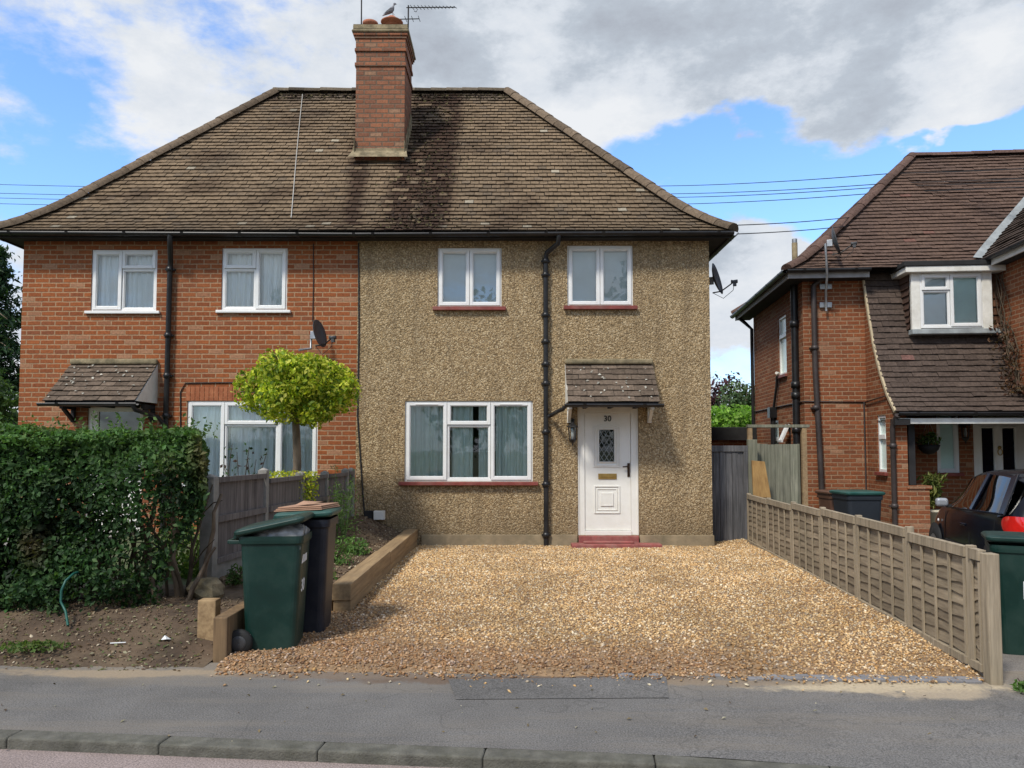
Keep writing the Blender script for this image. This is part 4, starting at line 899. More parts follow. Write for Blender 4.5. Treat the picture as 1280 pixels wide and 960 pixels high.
# dormer
DY = -.55; d0, d1 = n_at(1139, 380, DY).x, n_at(1240, 380, DY).x; dz0, dz1 = n_at(1190, 410, DY).z, n_at(1190, 341, DY).z
mb = MB(); wl, wr = n_at(1150, 380, DY).x, n_at(1228, 380, DY).x
mb.box(d0, wl-.002, DY-.02, DY+.05, dz0-.02, dz1); mb.box(wr+.002, d1, DY-.02, DY+.05, dz0-.02, dz1); mb.box(d0+.02, d1-.02, DY+.6, DY+.62, dz0, dz1)
dm = nbuild(mb, 'dormer', 'white_paint', bevel=.006)
mb = MB()
for X, sg in ((d0+.012, -1),):
    k = 8
    for i in range(k):
        za = dz0+(dz1-dz0)*i/k; zb = dz0+(dz1-dz0)*(i+1)/k; mb.curcol = tuple(Vector((.10, .06, .045))*random.uniform(.8, 1.2)); mb.add([(X-.035, DY+.05, za), (X-.035, .35, za), (X-.008, .35, zb+.01), (X-.008, DY+.05, zb+.01), (X, DY+.05, za), (X, .35, za)], [(0, 1, 2, 3), (0, 1, 5, 4)], False)
mb.quad((d0+.02, DY+.04, dz0), (d0+.02, .35, dz0), (d0+.02, .35, dz1), (d0+.02, DY+.04, dz1)); nbuild(mb, 'hung_tiles', 'tile', dm); mb = MB()
k = 7
for i in range(k):
    za = dz0-.05+(dz1-dz0+.05)*i/k; zb = dz0-.05+(dz1-dz0+.05)*(i+1)/k; mb.curcol = tuple(Vector((.15, .075, .045))*random.uniform(.6, 1.3)); mb.add([(d1+.005, DY+.10, za), (BAYX-.005, DY+.10, za), (BAYX-.005, DY+.13, zb+.01), (d1+.005, DY+.13, zb+.01)], [(0, 1, 2, 3)], False)
mb.quad((d1, DY+.14, dz0), (BAYX, DY+.14, dz0), (BAYX, DY+.14, dz1), (d1, DY+.14, dz1))
nbuild(mb, 'hung_tiles', 'tile', dm)
mb = MB(); mb.box(d0-.16, BAYX-.005, DY-.15, .42, dz1+.10, dz1+.19); nbuild(mb, 'dormer_roof', 'felt', dm, bevel=.012)
mb = MB(); mb.box(d0-.13, BAYX-.006, DY-.13, .40, dz1+.001, dz1+.099); nbuild(mb, 'dormer_fascia', 'white_paint', dm, bevel=.006)
mb = MB(); mb.box(d0-.02, BAYX-.01, DY-.08, DY+.1, dz0-.11, dz0-.021); nbuild(mb, 'lead_apron', 'lead', dm, bevel=.012)
W = window(nb, wl, wr, dz0, dz1-.004, DY-.03, [(0, .48, .70, 1, 1), (0, .48, 0, .70, 0), (.48, 1, 0, 1, 1)], None, [(0, .47, .02, .98, 'blind', 0, 1), (.48, 1, .02, .98, 'frost', 0, 1)], True, inset=.02, label='window of the flat-roofed dormer')
# narrow windows
window(nb, *nw, 0, [(0, 1, 0, 1, 0)], ('redsill', .05, .06, .06), [(0, 1, 0, 1, 'frost', 0, 1)], True, fw=.06, label='tall narrow window beside the double door')
def side_window(x, y0, y1, z0, z1, split, lab, sill=True):
    mb = MB(); gl = MB(); f = .05; X = x-.0
    mb.box(X, X+.06, y0, y0+f, z0, z1); mb.box(X, X+.06, y1-f, y1, z0, z1); mb.box(X, X+.06, y0+f, y1-f, z0, z0+f); mb.box(X, X+.06, y0+f, y1-f, z1-f, z1)
    if split: zz = z0+(z1-z0)*split; mb.box(X-.012, X+.06, y0+f, y1-f, zz-.04, zz+.04)
    gl.quad((X+.03, y1-f, z0+f), (X+.03, y0+f, z0+f), (X+.03, y0+f, z1-f), (X+.03, y1-f, z1-f)); gl.quad((X+.10, y1, z0), (X+.10, y0, z0), (X+.10, y0, z1), (X+.10, y1, z1))
    w = nbuild(mb, 'window', 'pvc', bevel=.004, label=lab); nbuild(gl, 'pane', 'frost', w)
    if sill: s = MB(); s.box(x-.07, x+.03, y0-.05, y1+.05, z0-.06, z0-.001); nbuild(s, 'sill', 'redsill', w, bevel=.006)
side_window(NP+.015, ywa, ywb, zwa, zwb, .62, 'small window in the porch side wall')
side_window(.02, 1.15, 1.75, 3.05, 4.25, .66, 'upper window in the left side wall')
side_window(.02, 1.85, 2.3, 1.15, 2.15, .6, 'lower window in the left side wall', False)
mb = MB(); mb.quad((.09, 1.35, 1.2), (.09, .95, 1.2), (.09, .95, 2.05), (.09, 1.35, 2.05)); o = nbuild(mb, 'window', 'darkglass', label='open small window in the left side wall')
mb = MB(); mb.beam((-.02, .97, 2.03), (-.17, .97, 1.70), .03, .03); mb.beam((-.02, 1.18, 2.03), (-.17, 1.18, 1.70), .03, .03); mb.beam((-.17, .95, 1.70), (-.17, 1.2, 1.70), .04, .04); mb.quad((-.02, .98, 2.02), (-.02, 1.17, 2.02), (-.16, 1.17, 1.71), (-.16, .98, 1.71)); nbuild(mb, 'open_sash', 'pvc', o)
# double door
mb = MB(); y = .03; xm = (dw0+dw1)/2; z0 = GZ+.12
mb.box(dw0, dw0+.07, y, y+.06, z0, dzt); mb.box(dw1-.07, dw1, y, y+.06, z0, dzt); mb.box(dw0+.07, dw1-.07, y, y+.06, dzt-.07, dzt)
g1 = [(n_at(1229, 560, 0).x, n_at(1244, 560, 0).x), (n_at(1255, 560, 0).x, n_at(1270.5, 560, 0).x)]; gzt = n_at(1236, 535, 0).z; gzb = .75
wall_panel(mb, dw0+.072, dw1-.072, z0, dzt-.072, y+.015, [(a, b, gzb, gzt) for a, b in g1], .03)
dd = nbuild(mb, 'double_door', 'door')
mb = MB()
for a, b in g1: mb.quad((a-.02, y+.04, gzb-.02), (b+.02, y+.04, gzb-.02), (b+.02, y+.04, gzt+.02), (a-.02, y+.04, gzt+.02))
nbuild(mb, 'pane', 'paint_black', dd)
mb = MB()
for a, b in g1:
    for X0, X1, Z0, Z1 in ((a-.03, a-.005, gzb-.03, gzt+.03), (b+.005, b+.03, gzb-.03, gzt+.03), (a-.005, b+.005, gzt+.005, gzt+.03), (a-.005, b+.005, gzb-.03, gzb-.005)): mb.box(X0, X1, y-.004, y+.014, Z0, Z1)
mb.box(dw0+.3, dw1-.3, y+.0, y+.014, .2, .6); nbuild(mb, 'moulding', 'door', dd, bevel=.004)
kp = n_at(1249.5, 563, .03); mb = MB(); mb.lathe([(.0, -.03), (.028, -.02), (.034, 0), (.0, .0)], (kp.x, .03, kp.z+.05), 12, 'y'); mb.tube([(kp.x+.04*math.sin(a), -.0+.012, kp.z+.0-.055*math.cos(a)*-1-.03) for a in np.linspace(.4, 2*PI-.4, 14)], .009, 6); nbuild(mb, 'knocker', 'brass', dd)
# porch post, pipes
mb = MB(); p = n_at(1138, 560, -1.02).x; mb.box(p-.055, p+.055, -1.08, -.97, pz+.061, czl-.12); nbuild(mb, 'porch_post', 'black_matt', bevel=.006)
px = n_at(1116.5, 570, FY-.05).x; downpipe('downpipe', [(px+.02, CS[-1][0]-.04, czl-.06), (px+.01, FY-.12, czl-.14), (px, FY-.05, czl-.26), (px, FY-.05, GZ)], .042, [(px, FY-.05, z) for z in (.6, 1.6)], 'brownpipe', nb, 'brown downpipe beside the porch post', True)
px = n_at(1018.5, 450, -.06).x; zt = n_at(1020, 352, -.06).z; downpipe('waste_pipe', [(px+.42, -.14, zt+.12), (px+.12, -.11, zt+.03), (px, -.07, zt-.08), (px, -.07, 3.0), (px+.06, -.07, 1.2), (px+.09, -.07, GZ)], .05, [(px, -.07, z) for z in (2.3, 3.4)], 'brownpipe', nb, 'brown pipe bending across the front wall', True)
# soil stack on the side wall, near corner
mb = MB(); mb.tube([(-.07, .30, GZ), (-.07, .30, NE-.13)], .065, 12)
for z in (1.9, 2.55, 2.75, 3.9): mb.lathe([(.065, -.06), (.085, -.06), (.085, .06), (.065, .06)], (-.07, .30, z), 12)
nbuild(mb, 'soil_stack', 'black')
mb = MB(); mb.tube([(-.06, 2.05, GZ), (-.06, 2.05, 2.25)], .055, 10); mb.box(-.15, .0, 1.95, 2.15, 2.2, 2.42); mb.tube([(-.05, 2.02, 2.4), (-.05, 1.75, 2.85), (-.05, 1.7, 3.05)], .028, 8); nbuild(mb, 'waste_pipe', 'black')
mb = MB(); mb.tube([(-.03, 1.7, 3.05), (-.04, 1.65, 3.10), (-.10, 1.55, 3.10)], .03, 8); nbuild(mb, 'overflow_pipe', 'white_paint')
mb = MB(); mb.tube([(NEX+.02, NBK+.2, NE-.03), (-.2, NBK-.05, NE-.25), (-.06, NBK-.08, NE-.4), (-.06, NBK-.08, GZ)], .04, 10); nbuild(mb, 'downpipe', 'black')
mb = MB(); 
mb.tube([(-.015, NBK, 2.42), (-.015, .2, 2.42), (-.015, -.015, 2.42), (NP-.02, -.015, 2.40), (NP-.03, -.02, 2.40), (NP-.03, FY+.2, 2.45)], .012, 6); mb.tube([(NP-.05, -.02, 2.4), (NP-.05, -.02, GZ)], .014, 6); nbuild(mb, 'wall_cable', 'brownpipe')
for z in (NE-.45, NE-.98):
    pass
# flue through the left eaves, vent
fu = n_at(993.5, 320, .6); mb = MB(); mb.tube([(fu.x, .6, NE-.1), (fu.x, .6, n_at(993, 304, .6).z)], .055, 12); fl = nbuild(mb, 'flue_pipe', 'mossy'); mb = MB(); zt = n_at(993, 304, .6).z; mb.tube([(fu.x, .6, zt), (fu.x, .6, zt+.08)], .05, 12); nbuild(mb, 'flue_cap', 'steel', fl)
# projecting bay roof at the right, with its lead valley
vz = lambda x: (NE+.12)+.92*(x-BAYX+.25)
mb = MB()
def nroof_y(z): return float(np.interp((z-NE-.02)/(ap.z-NE-.02), [b for a, b in SN], [NEY0+(NRY-NEY0)*a for a, b in SN]))
rows = []
x = BAYX-.25
while x < BAYX+2.2:
    z = vz(x); rows.append((Vector((x, nroof_y(z)-.02, z)), Vector((x, -3.0, z)))); x += .088
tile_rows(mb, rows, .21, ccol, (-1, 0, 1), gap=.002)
br = nbuild(mb, 'bay_roof', 'tile')
mb = MB(); mb.quad(rows[0][0]+Vector((0, 0, -.02)), rows[0][1]+Vector((0, 0, -.02)), rows[-1][1]+Vector((0, 0, -.02)), rows[-1][0]+Vector((0, 0, -.02))); nbuild(mb, 'roof_deck', 'deck', br)
mb = MB(); a, b = rows[0][0], rows[-1][0]
for i in range(len(rows)-1):
    p, q = rows[i][0], rows[i+1][0]; u = Vector((-.11, .0, .055)); mb.quad(p+u+Vector((0, -.03, .03)), p+Vector((.05, -.03, .07)), q+Vector((.05, -.03, .07)), q+u+Vector((0, -.03, .03)))
nbuild(mb, 'valley_lead', 'lead', br)
mb = MB(); gutter(mb, (BAYX-.31, -.25, NE+.10), (BAYX-.31, -3.0, NE+.10), .055); nbuild(mb, 'bay_gutter', 'black', br); mb = MB(); mb.box(BAYX-.26, BAYX-.235, -3.0, -.1, NE-.04, NE+.06); nbuild(mb, 'bay_fascia', 'white_paint', br); mb = MB(); mb.box(BAYX-.234, BAYX-.001, -3, -.1, NE-.03, NE-.01); nbuild(mb, 'bay_soffit', 'soffit', br)
def nworld(p): return NM @ Vector(p)
# ================================================================== FENCES AND GATE
def lap_fence():
    f = thing('low_fence', 'low weathered wooden waney-lap fence running along the right side of the gravel driveway', 'fence', (fence_x(8.6), 8.6, 0))
    Ys = [5.20, 5.44, 6.44, 7.60, 8.70, 9.88, 11.15, 12.45]; ht = [.85, .85, .88, .875, .87, .85, .82, .81]
    for i, y in enumerate(Ys):
        w = .085 if i == 0 else .055; h = ht[i]+(.0 if i == 0 else .025); x = fence_x(y)
        mb = MB(); mb.box(x-w*.5, x+w*.5, y-w*.5, y+w*.5, -.12, h); mb.build('post', M['post_wood'], f, bevel=.006)
    for i in range(len(Ys)-1):
        ya, yb = Ys[i]+(.065 if i == 0 else .032), Ys[i+1]-.032; L = yb-ya; h = min(ht[i], ht[i+1]); z0 = .04
        P = lambda y, z, o=0.: (fence_x(y)+o, y, z)
        mb = MB(); n = 9; sh = (h-.09-z0)/n
        for k in range(n):
            m = 9; zb, zt = z0+k*sh-.012, z0+(k+1)*sh+.012; mb.curcol = (random.uniform(.75, 1.2),)*3; w0 = random.uniform(0, 6); vs = []
            for q in range(m):
                y = ya+L*q/(m-1); wav = .009*math.sin(w0+q*1.1)+random.uniform(-.005, .005); vs += [P(y, zb+wav, -.019), P(y, zt, -.004), P(y, zb+wav, -.012)]
            mb.add(vs, [t for q in range(m-1) for t in ((q*3+3, q*3, q*3+1, q*3+4), (q*3, q*3+3, q*3+5, q*3+2))], False)
        mb.build('lap_boards', M['fence_wood'], f)
        mb = MB(); q = 1 if L < .5 else 4
        for k in range(q+1):
            y = ya+.02+(L-.04)*k/q
            if 0 < k < q or q == 1 or True: mb.box(fence_x(y)-.034, fence_x(y)-.020, y-.010, y+.010, z0, h-.07)
        mb.beam(P(ya, h-.03, -.026), P(yb, h-.03, -.026), .03, .06); mb.beam(P(ya, z0+.03, -.030), P(yb, z0+.03, -.030), .032, .05)
        for zz in (h+.006,): mb.beam(P(ya, zz, -.014), P(yb, zz, -.014), .05, .010)
        mb.build('battens', M['post_wood'], f)
        mb = MB(); mb.quad(P(ya, z0, .002), P(yb, z0, .002), P(yb, h-.05, .002), P(ya, h-.05, .002)); mb.build('back_board', M['fence_wood'], f)
lap_fence()
def left_x(y): return -2.5-.085*(12.1-y)
def board_fence():
    f = thing('board_fence', 'grey silvered close-board fence between concrete posts, dividing the two front gardens', 'fence', (left_x(9.5), 9.5, .2))
    Ys = [7.40, 8.66, 9.80, 10.75, 11.70, 12.02]; tops = [1.30, 1.33, 1.26, 1.24, 1.25, 1.25]
    for y, t in zip(Ys, tops):
        x = left_x(y); mb = MB(); w = .13 if y < 8 else .10
        mb.box(x-w/2, x+w/2, y-w/2, y+w/2, .0, t-.02); mb.add([(x-w/2, y-w/2, t-.02), (x+w/2, y-w/2, t-.02), (x+w/2, y+w/2, t-.02), (x-w/2, y+w/2, t-.02), (x, y-w*.2, t+.01), (x, y+w*.2, t+.01)], [(0, 1, 4), (1, 2, 5, 4), (2, 3, 5), (3, 0, 4, 5)], False)
        mb.build('post', M['concrete_post'], f, bevel=.008, label='concrete fence post')
    for i in range(len(Ys)-1):
        ya, yb = Ys[i]+.06, Ys[i+1]-.05; t = min(tops[i], tops[i+1])-.05 - (.0 if i else -.02); z0 = .44
        mb = MB(); y = ya
        while y < yb-.02:
            w = min(.105, yb-y); x = left_x(y); o = random.uniform(-.003, .003); mb.curcol = (random.uniform(.78, 1.2),)*3; mb.add([(x+.012+o, y, z0), (x+.030+o, y+w, z0), (x+.030+o, y+w, t-.04), (x+.012+o, y, t-.04), (x-.005, y, z0), (x-.005, y+w, z0), (x-.005, y+w, t-.04), (x-.005, y, t-.04)], [(0, 1, 2, 3), (5, 4, 7, 6), (3, 2, 6, 7), (0, 4, 5, 1), (0, 3, 7, 4), (1, 5, 6, 2)], False); y += w+.004
        mb.build('boards', M['silver_wood'], f)
        mb = MB(); X = lambda y, o: left_x(y)+o
        for z, hh in ((t-.02, .05), (.87, .06), (z0+.03, .05)): mb.beam((X(ya, .045), ya, z), (X(yb, .045), yb, z), .035, hh)
        mb.build('rail', M['silver_wood'], f)
        mb = MB(); mb.beam((X(ya, .0), ya, .30), (X(yb, .0), yb, .30), .045, .28); mb.build('gravel_board', M['concrete_post'], f)
board_fence()
g = thing('side_gate', 'tall dark grey boarded side gate closing the passage between the two houses', 'gate', (3.5, 12.75, 0))
a, b = at(889, 620, 12.75).x-.35, at(935, 620, 12.75).x; zt = at(910, 557, 12.75).z
mb = MB(); x = a
while x < b-.02:
    w = min(.10, b-x); mb.curcol = (random.uniform(.75, 1.25),)*3; o = random.uniform(-.006, .006); mb.box(x, x+w-.006, 12.74+o, 12.76, .02+random.uniform(0, .02), zt-.06); x += w
mb.build('boards', M['gate_wood'], g)
mb = MB(); mb.box(a, b, 12.715, 12.735, zt-.10, zt-.0); mb.box(b-.07, b, 12.715, 12.735, .03, zt-.10); mb.build('gate_frame', M['gate_wood'], g, bevel=.004)
mb = MB(); mb.box(b+.005, b+.16, 12.72, 12.8, -.05, zt+.10); mb.build('gate_post', M['panel_wood'], g, bevel=.006)
# tall panel beside the neighbour's wall
PYp = 12.95
pn = thing('tall_fence_panel', 'tall grey-green vertical board panel in a timber frame against the neighbouring brick wall', 'fence', (4.5, PYp, 0))
x0, x1 = at(942, 600, PYp).x, at(1001, 600, PYp).x; zt = at(970, 555, PYp).z
mb = MB(); x = x0
while x < x1-.02:
    w = min(.125, x1-x); mb.curcol = (random.uniform(.78, 1.2),)*3; mb.box(x, x+w-.004, PYp+random.uniform(-.008, .008), PYp+.025, -.08, zt+random.uniform(-.01, .01)); x += w
mb.build('boards', M['panel_wood'], pn)
for xx, w in ((at(938, 580, PYp).x, .07), (at(1006, 600, PYp).x, .08)):
    mb = MB(); mb.box(xx-w/2, xx+w/2, PYp-.03, PYp+.05, -.08, at(938, 534, PYp).z); mb.build('post', M['sleeper'], pn, bevel=.005)
mb = MB(); za = at(970, 533, PYp).z; mb.box(at(934, 533, PYp).x, at(1011, 533, PYp).x, PYp-.04, PYp+.06, za-.02, za+.03); mb.build('top_rail', M['panel_wood'], pn, bevel=.005)
mb = MB(); BQ = [at(942, 622, 12.50), at(964, 622, 12.50), at(956, 577, 12.62), at(940, 575.5, 12.62)]
mb.add(BQ+[q+Vector((0, .04, 0)) for q in BQ], [(0, 1, 2, 3), (5, 4, 7, 6), (1, 5, 6, 2), (4, 0, 3, 7), (3, 2, 6, 7), (0, 4, 5, 1)], False)
tag(mb.build('leaning_board', M['ply'], bevel=.004), 'golden brown wooden board leaning at the far end of the low fence', 'board')
# ================================================================== SLEEPERS
def sleeper(name, lab, parts, loc):
    t = thing(name, lab, 'timber edging', loc)
    for (x0, x1, y0, y1, z0, z1, m) in parts: MB().box(x0, x1, y0, y1, z0, z1).build('sleeper', M[m], t, bevel=.008)
    return t
sleeper('sleeper_edging', 'two-high new timber sleeper wall holding back the soil bed beside the driveway', [(-1.665, -1.485, 7.17, 9.45, .150, .305, 'sleeper'), (-1.665, -1.480, 9.456, 12.16, .150, .295, 'sleeper'), (-1.655, -1.490, 7.19, 8.95, -.02, .148, 'sleeper'), (-1.655, -1.487, 8.955, 12.16, -.02, .148, 'sleeper'), (-1.80, -1.668, 7.19, 7.33, -.02, .148, 'sleeper_end')], (-1.57, 9.6, 0))
sleeper('sleeper_edging', 'short timber board on edge beside the open green wheelie bin, next to the dirt bank', [(-2.19, -2.085, 5.70, 7.3, -.03, .315, 'sleeper_end')], (-2.15, 6.3, 0))
tag(MB().box(-2.42, -2.28, 5.98, 6.09, .0, .385).build('timber_peg', M['sleeper'], bevel=.008), 'short square timber peg standing in the dirt behind the board on edge', 'post')
# ================================================================== WHEELIE BINS
def bin_body(w, d, h, wb, db):
    """tapered rounded box: x = forward depth, y = width"""
    mb = MB(); r = .055; rings = []
    for z, W, D in ((0.0, wb, db), (.02, wb+.01, db+.01), (h*.93, w-.012, d-.012), (h*.932, w+.012, d+.012), (h*.965, w+.018, d+.018), (h, w+.018, d+.018)):
        ring = []
        for cxs, cys, a0 in ((1, 1, 0), (-1, 1, 90), (-1, -1, 180), (1, -1, 270)):
            for k in range(5): a = math.radians(a0+k*22.5); ring.append((cxs*(D/2-r)+r*math.cos(a), cys*(W/2-r)+r*math.sin(a), z))
        rings.append(ring)
    n = 20; vs = [p for rg in rings for p in rg]; fs = [(i*n+k, i*n+(k+1) % n, (i+1)*n+(k+1) % n, (i+1)*n+k) for i in range(len(rings)-1) for k in range(n)]; fs.append(tuple(range(n))[::-1])
    mb.add(vs, fs, False)
    # recessed ribs on the front and the handle bar at the rear
    mb.box(-d/2-.10, -d/2-.075, -w*.36, w*.36, h*.93, h*.965)
    for s in (-1, 1): mb.box(-d/2-.08, -d/2+.02, s*w*.36-.02, s*w*.36+.02, h*.93, h*.965)
    return mb
def bin_lid(w, d):
    mb = MB(); r = .05; rings = []
    for z, o in ((0, .02), (.012, .032), (.035, .034), (.05, .014), (.055, -.03), (.048, -.09)):
        ring = []
        for cxs, cys, a0 in ((1, 1, 0), (-1, 1, 90), (-1, -1, 180), (1, -1, 270)):
            for k in range(5): a = math.radians(a0+k*22.5); ring.append((d/2+cxs*(d/2+o-r)+r*math.cos(a), cys*(w/2+o-r)+r*math.sin(a), z))
        rings.append(ring)
    n = 20; vs = [p for rg in rings for p in rg]; fs = [(i*n+k, i*n+(k+1) % n, (i+1)*n+(k+1) % n, (i+1)*n+k) for i in range(len(rings)-1) for k in range(n)]; fs += [tuple(range((len(rings)-1)*n, len(rings)*n)), tuple(range(n))[::-1]]
    mb.add(vs, fs, False); mb.tube([(-.035, -w*.40, .0), (-.035, w*.40, .0)], .018, 8)
    for s in (-.36, 0, .36): mb.box(-.04, .03, s*w-.03, s*w+.03, -.01, .03)
    return mb
def wheelie(label, loc, rz, body, lid, ang=0., w=.46, d=.48, h=.94, marks=True, group=None):
    t = thing('wheelie_bin', label, 'wheelie bin', loc, rz, group)
    b = bin_body(w, d, h, w*.80, d*.78).build('body', M[body], t, True, bevel=.006)
    l = bin_lid(w, d).build('lid', M[lid], t, True, bevel=.004)
    l.location = (-d/2, 0, h+.003); l.rotation_euler = (0, -ang, 0)
    for s in (-1, 1):
        mb = MB(); mb.lathe([(.0, -.028), (.05, -.03), (.085, -.025), (.098, -.012), (.098, .012), (.085, .025), (.05, .03), (.0, .028)], (-d*.40-.03, s*(w*.40+.035), .098), 22, 'y'); wh = mb.build('wheel', M['rubber'], t, True)
        mb = MB(); mb.lathe([(.0, -.031), (.018, -.036), (.03, -.032), (.052, -.033), (.055, -.029)], (-d*.40-.03, s*(w*.40+.035), .098), 18, 'y'); mb.lathe([(.0, .031), (.018, .036), (.03, .032), (.052, .033), (.055, .029)], (-d*.40-.03, s*(w*.40+.035), .098), 18, 'y'); mb.build('hub', M['hub'], wh, True)
    mb = MB(); mb.tube([(-d*.40-.03, -w*.42, .098), (-d*.40-.03, w*.42, .098)], .014, 8); mb.build('axle', M['rubber'], t, True)
    return t
def face_mtx(z, d, h, y=0., tilt=0.):
    """a flat mark lying on the tapered front (+x) face at height z"""
    f = z/(h*.93); D = d*.78+.01+(d-.012-d*.78-.01)*f; sl = math.atan((d-.012-d*.78-.01)/2/(h*.91))
    return Matrix.Translation((D/2+.002, y, z)) @ Matrix.Rotation(sl, 4, 'Y') @ Matrix.Rotation(PI/2, 4, 'Z') @ Matrix.Rotation(PI/2, 4, 'X') @ Matrix.Rotation(tilt, 4, 'Z')
def flat_mark(name, polys, mtx, mat, parent):
    mb = MB()
    for p in polys: mb.add([mtx @ Vector((x, y, .0)) for x, y in p], [tuple(range(len(p)))], False)
    return mb.build(name, M[mat], parent, True)
BA = wheelie('dark green wheelie bin with its lid ajar over grey rubbish bags, nearest the pavement', (-1.84, 6.05, .005), math.radians(5), 'green_bin', 'green_bin', math.radians(12), .42, .47, .885)
mk = face_mtx(.70, .47, .90, -.05); flat_mark('logo', [[(-.11, -.03), (-.075, .035), (-.05, .035), (-.05, -.03)], [(-.04, -.03), (-.04, .03), (-.015, .03), (-.015, -.03)], [(-.005, -.03), (-.005, .03), (.02, .03), (.02, -.03)], [(.03, -.03), (.03, .03), (.055, .03), (.055, -.03)], [(.065, -.03), (.065, .03), (.10, .03), (.10, -.03)]], mk, 'sticker', BA)
text_mesh('30', .13, .0008, 'bin_number', M['sticker'], BA, face_mtx(.49, .47, .90, -.05))
# the bags inside
mb = MB(); n = 22
for (cx, cy, r) in ((.06, -.03, .21), (.12, .07, .16), (-.06, .02, .19)):
    vs = []; m = 12
    for i in range(m+1):
        for k in range(n):
            th = PI*i/m*.62; ph = 2*PI*k/n; rr = r*(1+.16*mn.noise(Vector((math.cos(ph)*3+cx*9, math.sin(ph)*3, th*3)))+.07*math.sin(ph*5+th*3))
            vs.append((max(-.19, min(.215, cx+rr*math.sin(th)*math.cos(ph))), max(-.185, min(.185, cy+rr*math.sin(th)*math.sin(ph))), .835+rr*math.cos(th)*.62))
    mb.add(vs, [(i*n+k, i*n+(k+1) % n, (i+1)*n+(k+1) % n, (i+1)*n+k) for i in range(m) for k in range(n)], True)
bag = mb.build('rubbish_bag', M['bag'], None, True); bag.location = (-1.83, 6.05, .005); bag.rotation_euler = (0, 0, math.radians(5)); tag(bag, 'crumpled grey plastic rubbish bags bulging from under the raised green lid', 'rubbish bag')
BB = wheelie('dark navy wheelie bin with teal lid topped by flattened cardboard, behind the open green bin', (-1.72, 6.55, .005), math.radians(3), 'navy_bin', 'teal_bin', math.radians(3), .46, .41, .965)
mb = MB(); Z = 1.04
for i in range(3):
    o = i*.012; mb.box(-.20+o, .22-o*.6, -.2+o, .2, Z+i*.013, Z+i*.013+.009)
mb.add([(-.05, -.12, Z+.045), (.10, -.15, Z+.05), (.14, .02, Z+.055), (-.03, .06, Z+.05), (.0, -.05, Z+.075)], [(0, 1, 4), (1, 2, 4), (2, 3, 4), (3, 0, 4)], False)
cd = mb.build('flattened_cardboard', M['card'], None, True, bevel=.003); cd.location = (-1.69, 6.55, .0); cd.rotation_euler = (0, math.radians(-3), math.radians(-9)); tag(cd, 'flattened brown cardboard lying on the teal lid of the navy bin', 'cardboard')
BC = wheelie('large dark green wheelie bin with white lettering behind the near end of the low fence', (4.19, 6.28, -.085), math.radians(-118), 'green_bin', 'green_bin', math.radians(2), .56, .60, .875)
mk = face_mtx(.68, .60, .875, .0); mk2 = face_mtx(.53, .60, .875, -.02)
flat_mark('emblem', [[(-.03, -.06), (.03, -.06), (.12, .06), (.09, .09), (.0, .0)], [(.05, -.06), (.16, -.06), (.20, .0), (.14, .05)]], mk, 'sticker', BC)
fr = .012; x0, x1, y0, y1 = -.05, .25, -.07, .07
flat_mark('box_outline', [[(x0, y0), (x1, y0), (x1, y0+fr), (x0, y0+fr)], [(x0, y1-fr), (x1, y1-fr), (x1, y1), (x0, y1)], [(x0, y0+fr), (x0+fr, y0+fr), (x0+fr, y1-fr), (x0, y1-fr)], [(x1-fr, y0+fr), (x1, y0+fr), (x1, y1-fr), (x1-fr, y1-fr)]], mk2, 'sticker', BC)
text_mesh('W', .11, .0008, 'bin_letter', M['sticker'], BC, mk2 @ Matrix.Translation((.02, 0, 0)))
wheelie('dark grey wheelie bin with a teal lid against the neighbouring brick wall', (4.96, 11.1, -.085), math.radians(-88), 'grey_bin', 'teal_bin', 0., .50, .54, .98)
wheelie('brown wheelie bin half hidden behind the dark grey bin with the teal lid', (4.92, 11.7, -.085), math.radians(-85), 'brown_bin', 'brown_bin', 0., .40, .44, .95)
